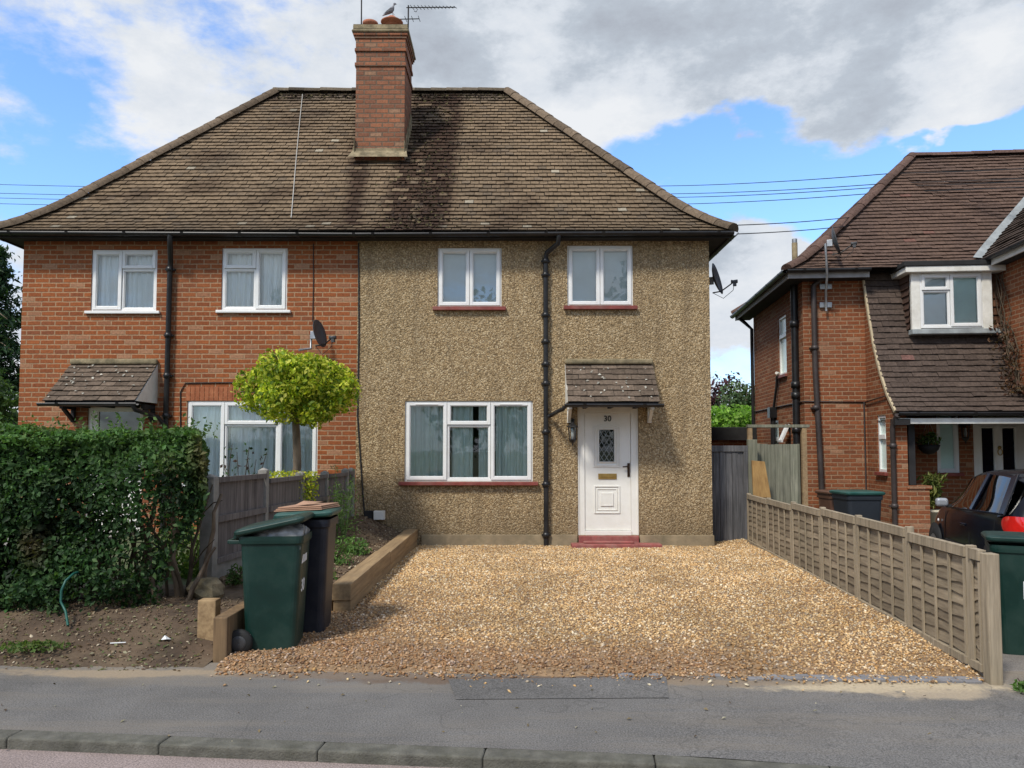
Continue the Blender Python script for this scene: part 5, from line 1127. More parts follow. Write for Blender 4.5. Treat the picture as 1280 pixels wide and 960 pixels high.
# ================================================================== CAR (local: y forward, x right)
def car():
    t = thing('parked_car', 'small black hatchback parked nose-in beside the right-hand house, showing its rear left corner', 'car', (0, 0, 0))
    # stations: y, half width at sill, at belt, at roof edge, z belt, z roof (roof==belt+small on the bonnet)
    S = [(-.02, .60, .62, .40, .62, .70), (.03, .70, .735, .47, .84, .98), (.16, .745, .765, .53, .98, 1.34), (.40, .77, .785, .555, .975, 1.41), (.75, .785, .80, .565, .965, 1.435), (1.15, .79, .80, .57, .95, 1.44), (1.60, .79, .795, .565, .93, 1.425), (1.95, .79, .79, .55, .915, 1.36), (2.20, .785, .78, .56, .905, 1.20), (2.50, .785, .765, .60, .90, 1.01), (2.72, .78, .75, .62, .88, .94), (3.0, .76, .72, .58, .80, .865), (3.25, .70, .66, .50, .70, .76), (3.38, .58, .55, .40, .60, .64), (3.42, .45, .42, .30, .45, .47)]
    rings = []
    for y, ws, wb, wr, zb, zr in S:
        h = [(0, .2), (ws*.85, .2), (ws, .30), (ws+.015, .46), (wb+.02, zb*.5+.32), (wb, zb-.06), (wb-.015, zb), (wb-.02-(wb-.02-wr)*.5, zb+(zr-.05-zb)*.5), (wr+.03, zr-.07), (wr-.02, zr-.02), (wr*.6, zr), (0, zr+.008)]
        rings.append([(x, y, z) for x, z in h]+[(-x, y, z) for x, z in h[-2:0:-1]])
    n = len(rings[0]); body, gls, bg = MB(), MB(), MB()
    vs = [p for r in rings for p in r]
    def cls(i, j):
        k = j if j < 11 else n-1-j                      # mirror to the right half
        if k in (6, 7):
            if 2 <= i <= 7 and i not in (): return 'side'
        if i in (1,) and k in (8, 9, 10): return 'rear'
        if i in (7, 8, 9) and k in (8, 9, 10): return 'screen'
        return 'body'
    groups = {'body': [], 'side': [], 'rear': [], 'screen': []}
    for i in range(len(rings)-1):
        for j in range(n):
            f = (i*n+j, i*n+(j+1) % n, (i+1)*n+(j+1) % n, (i+1)*n+j); groups[cls(i, j)].append(f)
    groups['body'] += [tuple(range(n))[::-1], tuple(range((len(rings)-1)*n, len(rings)*n))]
    def sub(fs):
        used = sorted({q for f in fs for q in f}); mp = {q: i for i, q in enumerate(used)}; m = MB(); m.add([vs[q] for q in used], [tuple(mp[q] for q in f)[::-1] for f in fs], True); return m
    b = sub(groups['body']).build('body', M['paint_black'], t, True)
    sd = b.modifiers.new('s', 'SUBSURF'); sd.levels = sd.render_levels = 2; sd.boundary_smooth = 'PRESERVE_CORNERS'
    for nm in ('side', 'rear', 'screen'):
        if nm == 'side':
            for s in (0, 1):
                fs = [f for f in groups['side'] if (sum(vs[q][0] for q in f) > 0) == bool(s)]; o = sub(fs).build('side_window', M['carglass'], b, True); q = o.modifiers.new('s', 'SUBSURF'); q.levels = q.render_levels = 2; q.boundary_smooth = 'PRESERVE_CORNERS'
        else:
            o = sub(groups[nm]).build({'rear': 'rear_window', 'screen': 'windscreen'}[nm], M['carglass'], b, True); q = o.modifiers.new('s', 'SUBSURF'); q.levels = q.render_levels = 2; q.boundary_smooth = 'PRESERVE_CORNERS'
    # pillars over the side glass
    for s in (-1, 1):
        mb = MB()
        for ya, yb, w in ((1.28, 1.20, .09), (.30, .42, .16)):
            mb.beam((s*.790, ya, .945), (s*.60, yb, 1.385), w, .02, (s, 0, .3))
        mb.beam((s*.798, .25, .975), (s*.792, 2.25, .905), .012, .02); mb.build('pillar', M['paint_black'], b, True, bevel=.004)
        mb = MB(); mb.box(s*.79, s*.85, 2.02, 2.06, .92, .95); vs2 = [(s*(.85+.17*math.cos(a)*.5+.06), 2.05+.05*math.sin(c_)-.03, .945+.075*math.sin(a)) for a in np.linspace(0, 2*PI, 13)[:-1] for c_ in (0, 1.2)]
        mir = MB(); mir.box(s*.83, s*.975, 1.99, 2.085, .925, 1.035); m = mir.build('mirror', M['silver' if s < 0 else 'paint_black'], b, True, bevel=.036, bseg=4)
        mb.build('mirror_stalk', M['car_trim'], m, True)
        hd = MB(); hd.box(s*.80, s*.825, 1.42, 1.60, .73, .765); hd.build('door_handle', M['paint_black'], b, True, bevel=.01)
        dl = MB(); dl.tube([(s*.808, 1.30, .30), (s*.812, 1.30, .6), (s*.800, 1.29, .86)], .004, 5); dl.tube([(s*.808, 2.35, .32), (s*.806, 2.36, .6), (s*.785, 2.30, .86)], .004, 5); dl.tube([(s*.800, .55, .5), (s*.806, .50, .7), (s*.795, .48, .88)], .004, 5); dl.build('door_gap', M['rubber'], b, True)
        tl = MB(); pts = [(s*.735, .02, .62), (s*.74, .02, .86), (s*.60, -.035, .86), (s*.58, -.045, .64)]; out = [(s*.81, .20, .86), (s*.815, .24, .72), (s*.80, .10, .60)]
        tl.add([(s*.56, -.03, .63), (s*.56, -.01, .87), (s*.74, -.005, .88), (s*.79, .06, .88), (s*.812, .22, .86), (s*.822, .22, .74), (s*.80, .09, .66), (s*.74, -.02, .61), (s*.70, -.05, .75), (s*.81, .08, .75)], [(0, 1, 8), (1, 2, 8), (7, 0, 8), (2, 3, 9, 8), (7, 8, 9, 6), (3, 4, 9), (4, 5, 9), (5, 6, 9)], True); tl.v = [(x, y, z+.09) for x, y, z in tl.v]; l = tl.build('tail_light', M['red_lens'], b, True); q = l.modifiers.new('s', 'SUBSURF'); q.levels = q.render_levels = 2; q.boundary_smooth = 'PRESERVE_CORNERS'
        cl = MB(); cl.lathe([(.0, -.01), (.05, -.008), (.06, .01)], (s*.63, -.038, .84), 16, 'y'); cl.build('reversing_lamp', M['clear_lens'], l, True)
        si = MB(); si.lathe([(.022, 0), (.018, .012), (0, .016)], (s*.80, 2.62, .70), 12, 'x') if s > 0 else si.lathe([(.022, 0), (.018, -.012), (0, -.016)], (-.795, 2.62, .70), 12, 'x'); si.build('side_repeater', M['clear_lens'], b, True)
        tr = MB(); tr.beam((s*.815, .95, .47), (s*.81, 2.25, .47), .02, .04); tr.build('side_trim', M['car_trim'], b, True, bevel=.006)
        for y in (.55, 2.75):
            ar = MB(); ar.lathe([(.0, 0), (.34, 0), (.345, s*.012), (.0, s*.012)], (s*.80, y, .31), 28, 'x'); 
            w = MB(); w.lathe([(.0, -.08), (.20, -.085), (.27, -.08), (.295, -.05), (.295, .05), (.27, .08), (.20, .085), (.0, .08)], (s*.745, y, .295), 28, 'x'); wh = w.build('wheel', M['rubber'], t, True)
            r = MB(); r.lathe([(.0, s*.09), (.06, s*.10), (.18, s*.085), (.205, s*.088)], (s*.745, y, .295), 24, 'x'); r.build('rim', M['rim'], wh, True)
            ar.build('wheel_arch', M['rubber'], b, True)
    mb = MB(); mb.box(-.26, .26, -.065, -.04, .55, .66); mb.build('number_plate', M['white_paint'], b, True)
    mb = MB(); mb.tube([(0, .35, 1.42), (0, .18, 1.60)], .006, 6); mb.build('roof_aerial', M['car_trim'], b, True)
    mb = MB(); 
    for s in (-1, 1): mb.box(s*.12, s*.52, 1.1, 1.22, .5, 1.12); mb.box(s*.22, s*.42, 1.12, 1.2, 1.12, 1.3)
    mb.box(-.55, .55, .5, .62, .5, 1.02); mb.box(-.62, .62, .4, 2.4, .35, .5); mb.build('seats', M['car_trim'], t, True, bevel=.04)
    return t
cr = car(); CH = math.radians(14.7); cr.rotation_euler = (0, 0, -CH)
tl_ = Vector((4.97, 7.80)); hv = Vector((math.sin(CH), math.cos(CH))); rv = Vector((math.cos(CH), -math.sin(CH)))
cc = tl_ + rv*.80 - hv*.12; cr.location = (cc.x, cc.y, -.05); cr.scale = (.98, .98, .955)
# ================================================================== DISHES, AERIALS, PIGEON, WIRES
def dish(label, loc, rz, pole=None, size=.30):
    t = thing('satellite_dish', label, 'satellite dish', loc, rz)          # opens toward local -y
    mb = MB(); n = 24; vs = [(0, .0, 0)]
    for q in (.35, .7, 1.): vs += [(size*q*.92*math.cos(2*PI*k/n), -.075*q*q*size/.3, size*q*1.08*math.sin(2*PI*k/n)) for k in range(n)]
    fs = [(0, 1+(k+1) % n, 1+k) for k in range(n)]+[(1+r*n+k, 1+r*n+(k+1) % n, 1+(r+1)*n+(k+1) % n, 1+(r+1)*n+k) for r in range(2) for k in range(n)]
    mb.add(vs, fs, True); r = mb.build('reflector', M['dish'], t, True); so = r.modifiers.new('s', 'SOLIDIFY'); so.thickness = .008
    r.rotation_euler = (math.radians(-14), 0, 0)
    mb = MB(); e = (0, -.40*size/.3, -.06); mb.tube([(0, .02, -size*.85), (0, -.12, -size*.8), e], .011, 8); a = mb.build('arm', M['black'], t, True)
    mb = MB(); mb.lathe([(.0, -.05), (.03, -.05), (.026, .02), (.034, .05), (.0, .055)], e, 14, 'y'); mb.box(-.022, .022, e[1]-.03, e[1]+.02, e[2]-.075, e[2]-.02); mb.build('receiver_head', M['dish'], a, True)
    mb = MB(); mb.tube([e, (0, e[1]+.02, -.2), (0, e[1]+.18, -.32), (0, .02, -size*.85)], .005, 6); mb.build('dish_cable', M['cable'], t, True)
    mb = MB(); mb.box(-.03, .03, .005, .10, -.07, .05); mb.build('bracket', M['steel'], t, True, bevel=.004)
    if pole: mb = MB(); mb.tube(pole, .02, 8); mb.build('mast', M['steel'], t, True)
    return t
p = at(396, 418, HY-.28); dish('small dark satellite dish seen edge-on high on the red brick front wall', p, math.radians(74), [(0, .1, 0), (.0, .1, -.22), (-.18, .2, -.26)], .21)
p = at(889, 350, HY+.35); dish('dark satellite dish sticking out from the right side wall of the pebbledash half', (HR+.17, p.y, p.z), math.radians(62), [(0, .1, 0), (-.0, .1, -.12), (-.05, .28, -.16)], .25)
p = NM @ n_at(1041, 303, -.42); q0 = n_at(1033, 305, -.42); dish('grey satellite dish on a galvanised pole rising past the gutter of the right-hand house', p, math.radians(70)+NZ, None, .26)
pw0 = n_at(1031.5, 306, -.46); pw1 = n_at(1032.5, 389, -.08)
mb = MB(); mb.tube([NM @ Vector((pw1.x, -.09, pw1.z)), NM @ Vector((pw1.x, -.09, NE-.35)), NM @ Vector((pw0.x+.02, -.47, NE-.10)), NM @ Vector((pw0.x, -.47, pw0.z+.02))], .022, 10)
pm = thing('dish_pole', 'bent galvanised pole bolted to the brick front wall of the right-hand house', 'pole', NM @ Vector((pw1.x, -.09, pw1.z))); mb.build('pole', M['steel'], pm)
for v in (354, 377):
    mb = MB()
    c = n_at(1032.5, v+4, -.05)
    w = [NM @ Vector((c.x+dx_, yy, c.z+dz_)) for dx_, yy, dz_ in ((-.11, -.05, -.05), (.11, -.05, -.05), (.11, -.05, .05), (-.11, -.05, .05), (-.11, -.012, -.05), (.11, -.012, -.05), (.11, -.012, .05), (-.11, -.012, .05))]
    mb.add(w, [(0, 1, 2, 3), (4, 7, 6, 5), (0, 4, 5, 1), (3, 2, 6, 7), (0, 3, 7, 4), (1, 5, 6, 2)], False)
    mb.build('bracket', M['steel'], pm, bevel=.006)
# TV aerial at the back right of the chimney
AY = CY+CD+.05
a0 = at(510, 42, AY); a1 = at(510.5, 8, AY); ae = thing('tv_aerial', 'thin metal television aerial with toothed horizontal boom, strapped to the right side of the chimney', 'aerial', a0)
mb = MB(); mb.tube([a0-Vector((0, 0, .6)), a1+Vector((0, 0, .02))], .014, 8); mb.build('mast', M['black_matt'], ae)
e0, e1 = at(508, 9.5, AY), at(569, 9, AY); mb = MB(); mb.tube([e0, e1], .010, 6); bo = mb.build('boom', M['black_matt'], ae)
mb = MB()
for i in range(13):
    c = e0+(e1-e0)*(.12+.88*i/12.); d = Vector((.02, .14-.004*i, .035)); mb.tube([c-d, c+d], .006, 6)
c = e0+(e1-e0)*.22; mb.tube([c+Vector((0, 0, -.06)), c+Vector((-.02, 0, -.09)), c+Vector((-.06, 0, -.07))], .006, 6)
mb.build('elements', M['black_matt'], bo)
e0, e1 = at(500, 24, AY), at(524, 23.5, AY); mb = MB(); mb.tube([e0, e1], .009, 6)
for i in range(3): c = e0+(e1-e0)*(.3+.35*i); mb.tube([c-Vector((0, .15, .03)), c+Vector((0, .15, .03))], .006, 6)
mb.build('lower_boom', M['black_matt'], ae)
a0 = at(452, 28, CY+.6); mb = MB(); mb.tube([a0-Vector((0, 0, .7)), at(452, -26, CY+.6)], .013, 8); mb.tube([at(440, -26, CY+.6), at(478, -26, CY+.6)], .01, 6)
for i in range(5): c = at(442+8*i, -26, CY+.6); mb.tube([c-Vector((0, .15, 0)), c+Vector((0, .15, .05))], .006, 6)
tag(mb.build('chimney_mast', M['black_matt']), 'thin bare metal mast rising from the left end of the chimney top', 'aerial')
# pigeon: one lofted body, tail to beak, facing right
def pigeon(p):
    K = [(-.20, .02, .010, .006), (-.15, .035, .028, .012), (-.09, .06, .045, .032), (-.03, .085, .055, .05), (.03, .105, .056, .056), (.075, .135, .044, .05), (.095, .165, .030, .036), (.105, .195, .026, .028), (.125, .215, .027, .026), (.150, .215, .018, .018), (.163, .209, .007, .007), (.185, .202, .002, .002)]
    mb = MB(); n = 14; vs = []
    for x, z, ry, rz in K:
        for k in range(n): a = 2*PI*k/n; vs.append((x, ry*math.cos(a), z+rz*math.sin(a)))
    mb.add(vs, [(i*n+k, i*n+(k+1) % n, (i+1)*n+(k+1) % n, (i+1)*n+k) for i in range(len(K)-1) for k in range(n)], True)
    t = thing('pigeon', 'grey pigeon perched on the hooded chimney pot, facing right', 'pigeon', p); t.scale = (.92, .92, .92); t.rotation_euler = (0, math.radians(-20), math.radians(20))
    mb.build('body', M['pigeon'], t, True)
    for s in (-1, 1):
        l = MB(); l.tube([(.02, s*.02, .06), (.035, s*.022, .0), (.05, s*.022, -.012)], .004, 6); l.build('leg', M['clay'], t, True)
        w = MB(); w.add([(.07, s*.052, .12), (.0, s*.060, .125), (-.10, s*.045, .085), (-.19, s*.012, .035), (-.10, s*.052, .055), (.02, s*.060, .075)], [(0, 1, 5), (1, 2, 4, 5), (2, 3, 4)], True); w.build('wing', plain('dark_feathers', (.11, .11, .12), .8), t, True)
pigeon(PIGEON+Vector((0, 0, .02)))
# cables over the roofs
def wire(pts, r, mat, label, group, name='overhead_wire', cat='cable'):
    P = [Vector(p) for p in pts]; out = []
    for i in range(len(P)-1):
        for k in range(12): t = k/12; q = P[i].lerp(P[i+1], t); q.z -= .35*4*t*(1-t)*(P[i+1]-P[i]).length/60; out.append(q)
    out.append(P[-1]); return tag(MB().tube(out, r, 5).build(name, M[mat]), label, cat, group)
for (vl, vm, vr), lab in zip(((230, 232, 217), (241, 242, 229), (247, 246.5, 233), (254, 255, 240)), ('topmost of the four long overhead wires crossing behind the chimney house', 'second from the top of the four long overhead wires crossing behind the chimney house', 'third from the top of the four long overhead wires crossing behind the chimney house', 'lowest of the four long overhead wires crossing behind the chimney house')):
    a = at(-60, vl-1, 25.); m = at(858, vm, 20.6); b = at(1112, vr, 15.6 + .0); e = at(1420, vr-14, 12.5)
    wire([a, m, b, e], .009, 'cable', lab, 'overhead wires')
for (va, vb), lab in zip(((281.5, 272.5), (292.5, 283)), ('upper of the two short wires between the right eaves corner and the right-hand roof', 'lower of the two short wires between the right eaves corner and the right-hand roof')):
    wire([at(921, va, HY-.2), at(1080, vb-3, 15.0)], .008, 'cable', lab, 'wires between the houses')
pts = []
for i in range(24):
    f = i/23; s = .97*(1-f)+.10*f; z = np.interp(s, [a for a, b in prof], [b for a, b in prof]); u = 377-12*f; Y = EY+(RY-EY)*s; pts.append(Vector((at(u, 200, Y).x, Y, EZ+.02+(RZ-EZ-.02)*z+.05)))
tag(MB().tube(pts, .008, 5).build('roof_cable', M['white_cable']), 'pale cable lying straight down the left part of the tiled roof', 'cable')
# ================================================================== LANTERNS, BASKET, POTS
def lantern(label, loc, rz, k=1.):
    t = thing('wall_lantern', label, 'lantern', loc, rz)                  # wall at +y
    mb = MB(); mb.box(-.035*k, .035*k, .085*k, .10*k, -.02*k, .12*k); mb.tube([(0, .09*k, .06*k), (0, .05*k, .10*k), (0, .0, .09*k), (0, 0, .05*k)], .009*k, 8); mb.build('bracket', M['black'], t, True)
    mb = MB(); mb.lathe([(.0, .075), (.02, .07), (.03, .045), (.075, .01), (.08, -.005), (.055, -.005)], (0, 0, 0), 6, 'z', False); mb.v = [(x*k, y*k, z*k) for x, y, z in mb.v]; mb.build('roof', M['black'], t, True)
    mb = MB()
    for i in range(6): a = 2*PI*i/6; mb.beam((.055*k*math.cos(a), .055*k*math.sin(a), -.005*k), (.042*k*math.cos(a), .042*k*math.sin(a), -.17*k), .009*k, .009*k, (0, 1, 0))
    mb.lathe([(.046*k, -.165*k), (.05*k, -.175*k), (.035*k, -.20*k), (.012*k, -.225*k), (.008*k, -.25*k), (0, -.255*k)], (0, 0, 0), 6, 'z', False); mb.build('cage', M['black'], t, True)
    mb = MB(); mb.lathe([(.050*k, -.006*k), (.039*k, -.165*k)], (0, 0, 0), 6, 'z', False); mb.build('glass_panes', M['glass'], t, True)
    mb = MB(); mb.lathe([(0, -.03*k), (.016*k, -.04*k), (.018*k, -.12*k), (.012*k, -.16*k), (0, -.165*k)], (0, 0, 0), 12); mb.build('bulb', M['sticker'], t, True)
p = at(715.5, 541, PY-.1); lantern('small black wall lantern on the pebbledash to the left of the white front door', (p.x, PY-.101, p.z+.09), 0, 1.15)
p = n_at(1207, 540, -.14); lantern('black wall lantern between the narrow window and the white double door', NM @ Vector((p.x, -.13, p.z+.12)), NZ, 1.3)
bp = n_at(1161, 556, -.35); B = NM @ bp; hb = thing('hanging_basket', 'black hanging basket of green trailing leaves by the porch of the right-hand house', 'hanging basket', B)
mb = MB(); mb.lathe([(0, -.17), (.08, -.155), (.15, -.09), (.185, 0), (.175, 0), (.14, -.08), (0, -.14)], B, 20); mb.build('basket', M['black_matt'], hb)
mb = MB(); 
for k in range(3): a = 2*PI*k/3; mb.tube([B+Vector((.18*math.cos(a), .18*math.sin(a), 0)), B+Vector((0, 0, .45))], .004, 5)
mb.tube([B+Vector((0, 0, .45)), B+Vector((0, 0, czl-.12-B.z))], .006, 5); mb.build('chains', M['steel'], hb)
pt, d = blob_pts(420, B+Vector((0, 0, .08)), (.22, .2, .15), .9); leaves('foliage', pt, d, RNG.uniform(.04, .075, 420), pal(420, [(.09, .18, .04), (.16, .26, .08), (.05, .10, .03), (.4, .42, .3)], [.4, .3, .22, .08]), M['leaf_soft'], hb)
pp_ = n_at(1163, 640, -.75); Pp = NM @ Vector((n_at(1166, 630, -.75).x, -.75, GZ)); pz1 = n_at(1163, 637, -.75).z-GZ
pp = thing('potted_plant', 'spiky green plant in a cream pot beside the brick pier of the porch', 'potted plant', Pp)
mb = MB(); mb.lathe([(0, 0), (.10, 0), (.15, pz1-.04), (.165, pz1-.04), (.165, pz1), (.145, pz1), (.14, pz1-.06), (0, pz1-.06)], Pp, 20); mb.build('pot', M['terracotta_white'], pp)
N = 260; b0 = np.array(Pp)+[0, 0, pz1-.03]; h = RNG.uniform(.12, .62, N); an = RNG.uniform(0, 2*PI, N); sp = RNG.uniform(.02, .2, N)*(h/.5); pts = np.stack([b0[0]+sp*np.cos(an), b0[1]+sp*np.sin(an), b0[2]+h], 1)
leaves('foliage', pts, RNG.normal(0, 1, (N, 3))*[1, 1, .2], RNG.uniform(.09, .2, N), pal(N, [(.16, .22, .05), (.28, .30, .09), (.10, .13, .03)]), M['leaf_soft'], pp, .22)
# ================================================================== PLANTS
def hedge():
    t = thing('garden_hedge', 'dense dark green clipped hedge fronting the left garden, thin and twiggy at its right end', 'hedge', (-4.5, 6.9, .2))
    N = 56000; x0, x1, y0, y1, zb, zt = -7.6, -2.64, 6.44, 7.45, .14, 1.70
    n1 = int(N*.62); n2 = int(N*.24); n3 = N-n1-n2
    def wob(a, b): return np.array([.17*mn.fractal(Vector((p*1.5, q*1.5, 8.)), 1., 2., 3) for p, q in zip(a, b)])
    X1 = lambda yy: x1-.40*(yy-y0)
    x = RNG.uniform(x0, x1, n1); z = zb+(zt-zb)*RNG.random(n1)**.85; dpt = RNG.exponential(.07, n1); y = y0-wob(x, z)*1.2+dpt+.16*np.clip((z-1.35)/.35, 0, 1)**2
    P1 = np.stack([x, y, z], 1); D1_ = np.tile([0, -1., .35], (n1, 1))
    y = RNG.uniform(y0, y1, n2); x = x0+(X1(y)-x0)*RNG.random(n2); z = zt+wob(x, y)*.7-RNG.exponential(.05, n2)-.12*((y-6.9)/.55)**4; P2 = np.stack([x, y, z], 1); D2_ = np.tile([0, -.2, 1.], (n2, 1))
    z = zb+(zt-zb)*RNG.random(n3)**.6; y = RNG.uniform(y0, y1, n3); x = X1(y)-.30*np.clip((1.15-z)/.9, 0, 1)**1.2-RNG.exponential(.09, n3)-wob(y, z)*.8-.08*np.cos((z-.2)*3); P3 = np.stack([x, y, z], 1); D3_ = np.tile([1., -.1, .2], (n3, 1))
    P1[:, 0] = np.where(P1[:, 0] > X1(P1[:, 1])-.28*np.clip((1.15-P1[:, 2])/.9, 0, 1), P1[:, 0]-1.2, P1[:, 0]); P = np.concatenate([P1, P2, P3]); D = np.concatenate([D1_, D2_, D3_])
    # a ragged hole low down at the right-hand end, and random thin spots
    hole = np.exp(-(((P[:, 0]+2.95)/.44)**2+((P[:, 2]-.72)/.42)**2)**1.4); thin = np.array([mn.fractal(Vector((a*2.2, b*2.2, c*2.2)), 1., 2., 3) for a, b, c in P])
    keep = (RNG.random(len(P)) > hole*.86) & (thin > -.55+RNG.random(len(P))*.25) & (P[:, 2] > zb + .10*np.sin(P[:, 0]*4)-.02)
    P, D = P[keep], D[keep]; N = len(P)
    c = pal(N, [(.026, .062, .020), (.038, .088, .026), (.018, .040, .015), (.062, .112, .036)], [.4, .28, .2, .12], .3)
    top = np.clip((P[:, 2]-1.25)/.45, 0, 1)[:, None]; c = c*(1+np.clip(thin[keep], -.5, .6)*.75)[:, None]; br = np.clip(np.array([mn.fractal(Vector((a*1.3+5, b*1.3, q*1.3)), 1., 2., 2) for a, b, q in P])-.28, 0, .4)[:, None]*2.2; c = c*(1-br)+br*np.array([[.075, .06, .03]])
    c = c*(1+top*.9)+top*np.array([[.02, .03, .0]])  # leaf colour lightened upwards, painting in the sunlit top edge
    leaves('foliage', P, D, RNG.uniform(.028, .072, N), c, M['leaf'], t, .62, .9)
    sh = []
    for i in range(170):
        b = (random.uniform(-7, -2.75), random.uniform(6.45, 7.3), 1.66); dx_, dy_ = random.uniform(-.08, .08), random.uniform(-.08, .05); L = random.uniform(.05, .2)
        for k in range(6): sh.append((b[0]+dx_*k/5+random.gauss(0, .012), b[1]+dy_*k/5, b[2]+L*k/5))
    sh = np.array(sh); leaves('new_shoots', sh, RNG.normal(0, 1, sh.shape), RNG.uniform(.03, .055, len(sh)), pal(len(sh), [(.07, .13, .04), (.10, .17, .05)]), M['leaf'], t, .55)
    # inner dead twigs and trunks
    mb = MB()
    for i in range(46):
        bx_ = -2.85-random.random()**1.3*4.4; by = random.uniform(6.75, 7.15); r = random.uniform(.010, .026); pts = [Vector((bx_, by, .16))]; d = Vector((random.uniform(-.25, .25), random.uniform(-.25, .1), 1)).normalized()
        for k in range(5): pts.append(pts[-1]+d*random.uniform(.16, .3)); d = (d+Vector((random.uniform(-.4, .4), random.uniform(-.4, .3), .1))).normalized()
        pts = [Vector((p.x, max(p.y, 6.68), p.z)) for p in pts if p.z < 1.55]; mb.tube(pts, [r*(1-.15*k) for k in range(len(pts))], 6)
        for k in range(1, len(pts)-1):
            for s in range(2): e = pts[k]+Vector((random.uniform(-.3, .3), random.uniform(-.2, .2), random.uniform(.05, .3))); e.y = max(e.y, 6.62); mb.tube([pts[k], (pts[k]+e)/2+Vector((0, 0, .03)), e], [.008, .006, .003], 5)
    mb.build('branches', M['twig'], t)
    mb = MB()
    for bx_, by, tx, tz, r in ((-2.98, 6.95, -.10, 1.3, .034), (-2.80, 7.05, .12, 1.0, .026), (-3.12, 6.9, -.3, 1.2, .026), (-2.90, 6.8, .28, .55, .024), (-3.35, 7.0, .15, 1.3, .028), (-3.7, 6.9, -.1, 1.3, .03)):
        pts = [Vector((bx_+tx*k/6+random.uniform(-.035, .035), by+random.uniform(-.04, .04), .14+tz*k/6)) for k in range(7)]; mb.tube(pts, [r*(1.15-.11*k) for k in range(7)], 8)
    mb.build('stems', M['bark'], t)
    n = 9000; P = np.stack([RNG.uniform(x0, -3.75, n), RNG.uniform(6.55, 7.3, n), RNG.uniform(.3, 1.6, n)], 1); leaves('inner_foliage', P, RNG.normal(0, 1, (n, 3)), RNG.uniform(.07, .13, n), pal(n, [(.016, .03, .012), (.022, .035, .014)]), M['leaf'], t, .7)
hedge()
def tree(name, label, cat, base, trunk_h, r0, crowns, N, lsize, cols, w=None, limbs=6, mat='leaf', shell=.55, group=None, lean=(0, 0), dens=1.):
    t = thing(name, label, cat, base, 0., group); b = Vector(base); mb = MB(); top = b+Vector((lean[0], lean[1], trunk_h))
    pts = [b+Vector((0, 0, -.1))]+[b.lerp(top, f)+Vector((random.uniform(-1, 1), random.uniform(-1, 1), 0))*r0*.7 for f in (.2, .4, .6, .8)]+[top]
    mb.tube(pts, [r0*1.25, r0*1.05, r0, r0*.95, r0*.9, r0*.8], 9)
    for i in range(limbs):
        c, r = crowns[i % len(crowns)]; e = Vector(c)+Vector([random.uniform(-.75, .75)*q for q in r]); m = top.lerp(e, .5)+Vector((0, 0, .06*trunk_h)); mb.tube([top-Vector((0, 0, .1*random.random()*trunk_h)), m, e], [r0*.5, r0*.3, r0*.08], 6)
    mb.build('trunk', M['bark'], t)
    P, D = [], []; vol = [r[0]*r[1]+r[0]*r[2]+r[1]*r[2] for c, r in crowns]
    for (c, r), v in zip(crowns, vol): p, d = blob_pts(int(N*v/sum(vol)), c, r, shell); P.append(p); D.append(d)
    P = np.concatenate(P); D = np.concatenate(D); s = 3.2/max(crowns[0][1]); cl = np.array([mn.fractal(Vector((a*s, q*s, z*s)), 1., 2., 3) for a, q, z in P])
    k = cl > -.42*dens; P, D, cl = P[k], D[k], cl[k]; C = pal(len(P), cols, w, .25)*(1+np.clip(cl, -.5, .6)*.7)[:, None]
    leaves('crown', P, D, RNG.uniform(.5, 1.45, len(P))*lsize, C, M[mat], t, .6, .8); return t
TC = at(376, 488, 10.5)
YG = [(.36, .43, .035), (.50, .52, .06), (.19, .28, .03), (.62, .60, .13), (.10, .17, .02)]
crs = [(TC+Vector((0, 0, .02)), (.70, .70, .50))]+[((TC.x+.60*math.cos(a)*k, TC.y+.55*math.sin(a), TC.z+h*.8+.02), (.30, .30, .33)) for a, k, h in ((-.3, 1., -.06), (.9, .95, .12), (2.2, .95, .08), (3.4, 1., -.04), (4.4, .8, -.22), (5.2, .75, .16), (4.0, .45, .25), (5.6, .6, -.28), (1.5, .5, -.22))]+[((TC.x+.1, TC.y-.1, TC.z+.27), (.45, .42, .22))]
tree('topiary_tree', 'round clipped yellow-green topiary tree on a bare trunk behind the grey fence', 'tree', (at(368, 590, 10.5).x, 10.5, .2), 1.85, .060, crs, 15000, .062, YG, [.3, .24, .22, .12, .12], 10, 'leaf_soft', .55, dens=.85)
SH = at(367, 594, 9.9); t = thing('golden_shrub', 'low bright yellow-green shrub showing just above the grey fence under the topiary tree', 'shrub', (SH.x-.1, 9.9, .2))
mb = MB(); 
for k in range(7): mb.tube([(SH.x-.5+.15*k, 9.9, .2), (SH.x-.5+.15*k+random.uniform(-.1, .1), 9.9, .95)], .012, 5)
mb.build('stems', M['twig'], t); n = 2600; P = np.stack([RNG.uniform(SH.x-.32, SH.x+.28, n), RNG.uniform(9.7, 10.15, n), RNG.uniform(.5, SH.z+.05, n)], 1); leaves('foliage', P, np.tile([0, -.4, 1.], (n, 1)), RNG.uniform(.03, .055, n), pal(n, [(.42, .46, .03), (.55, .52, .05), (.22, .32, .03)]), M['leaf_soft'], t)
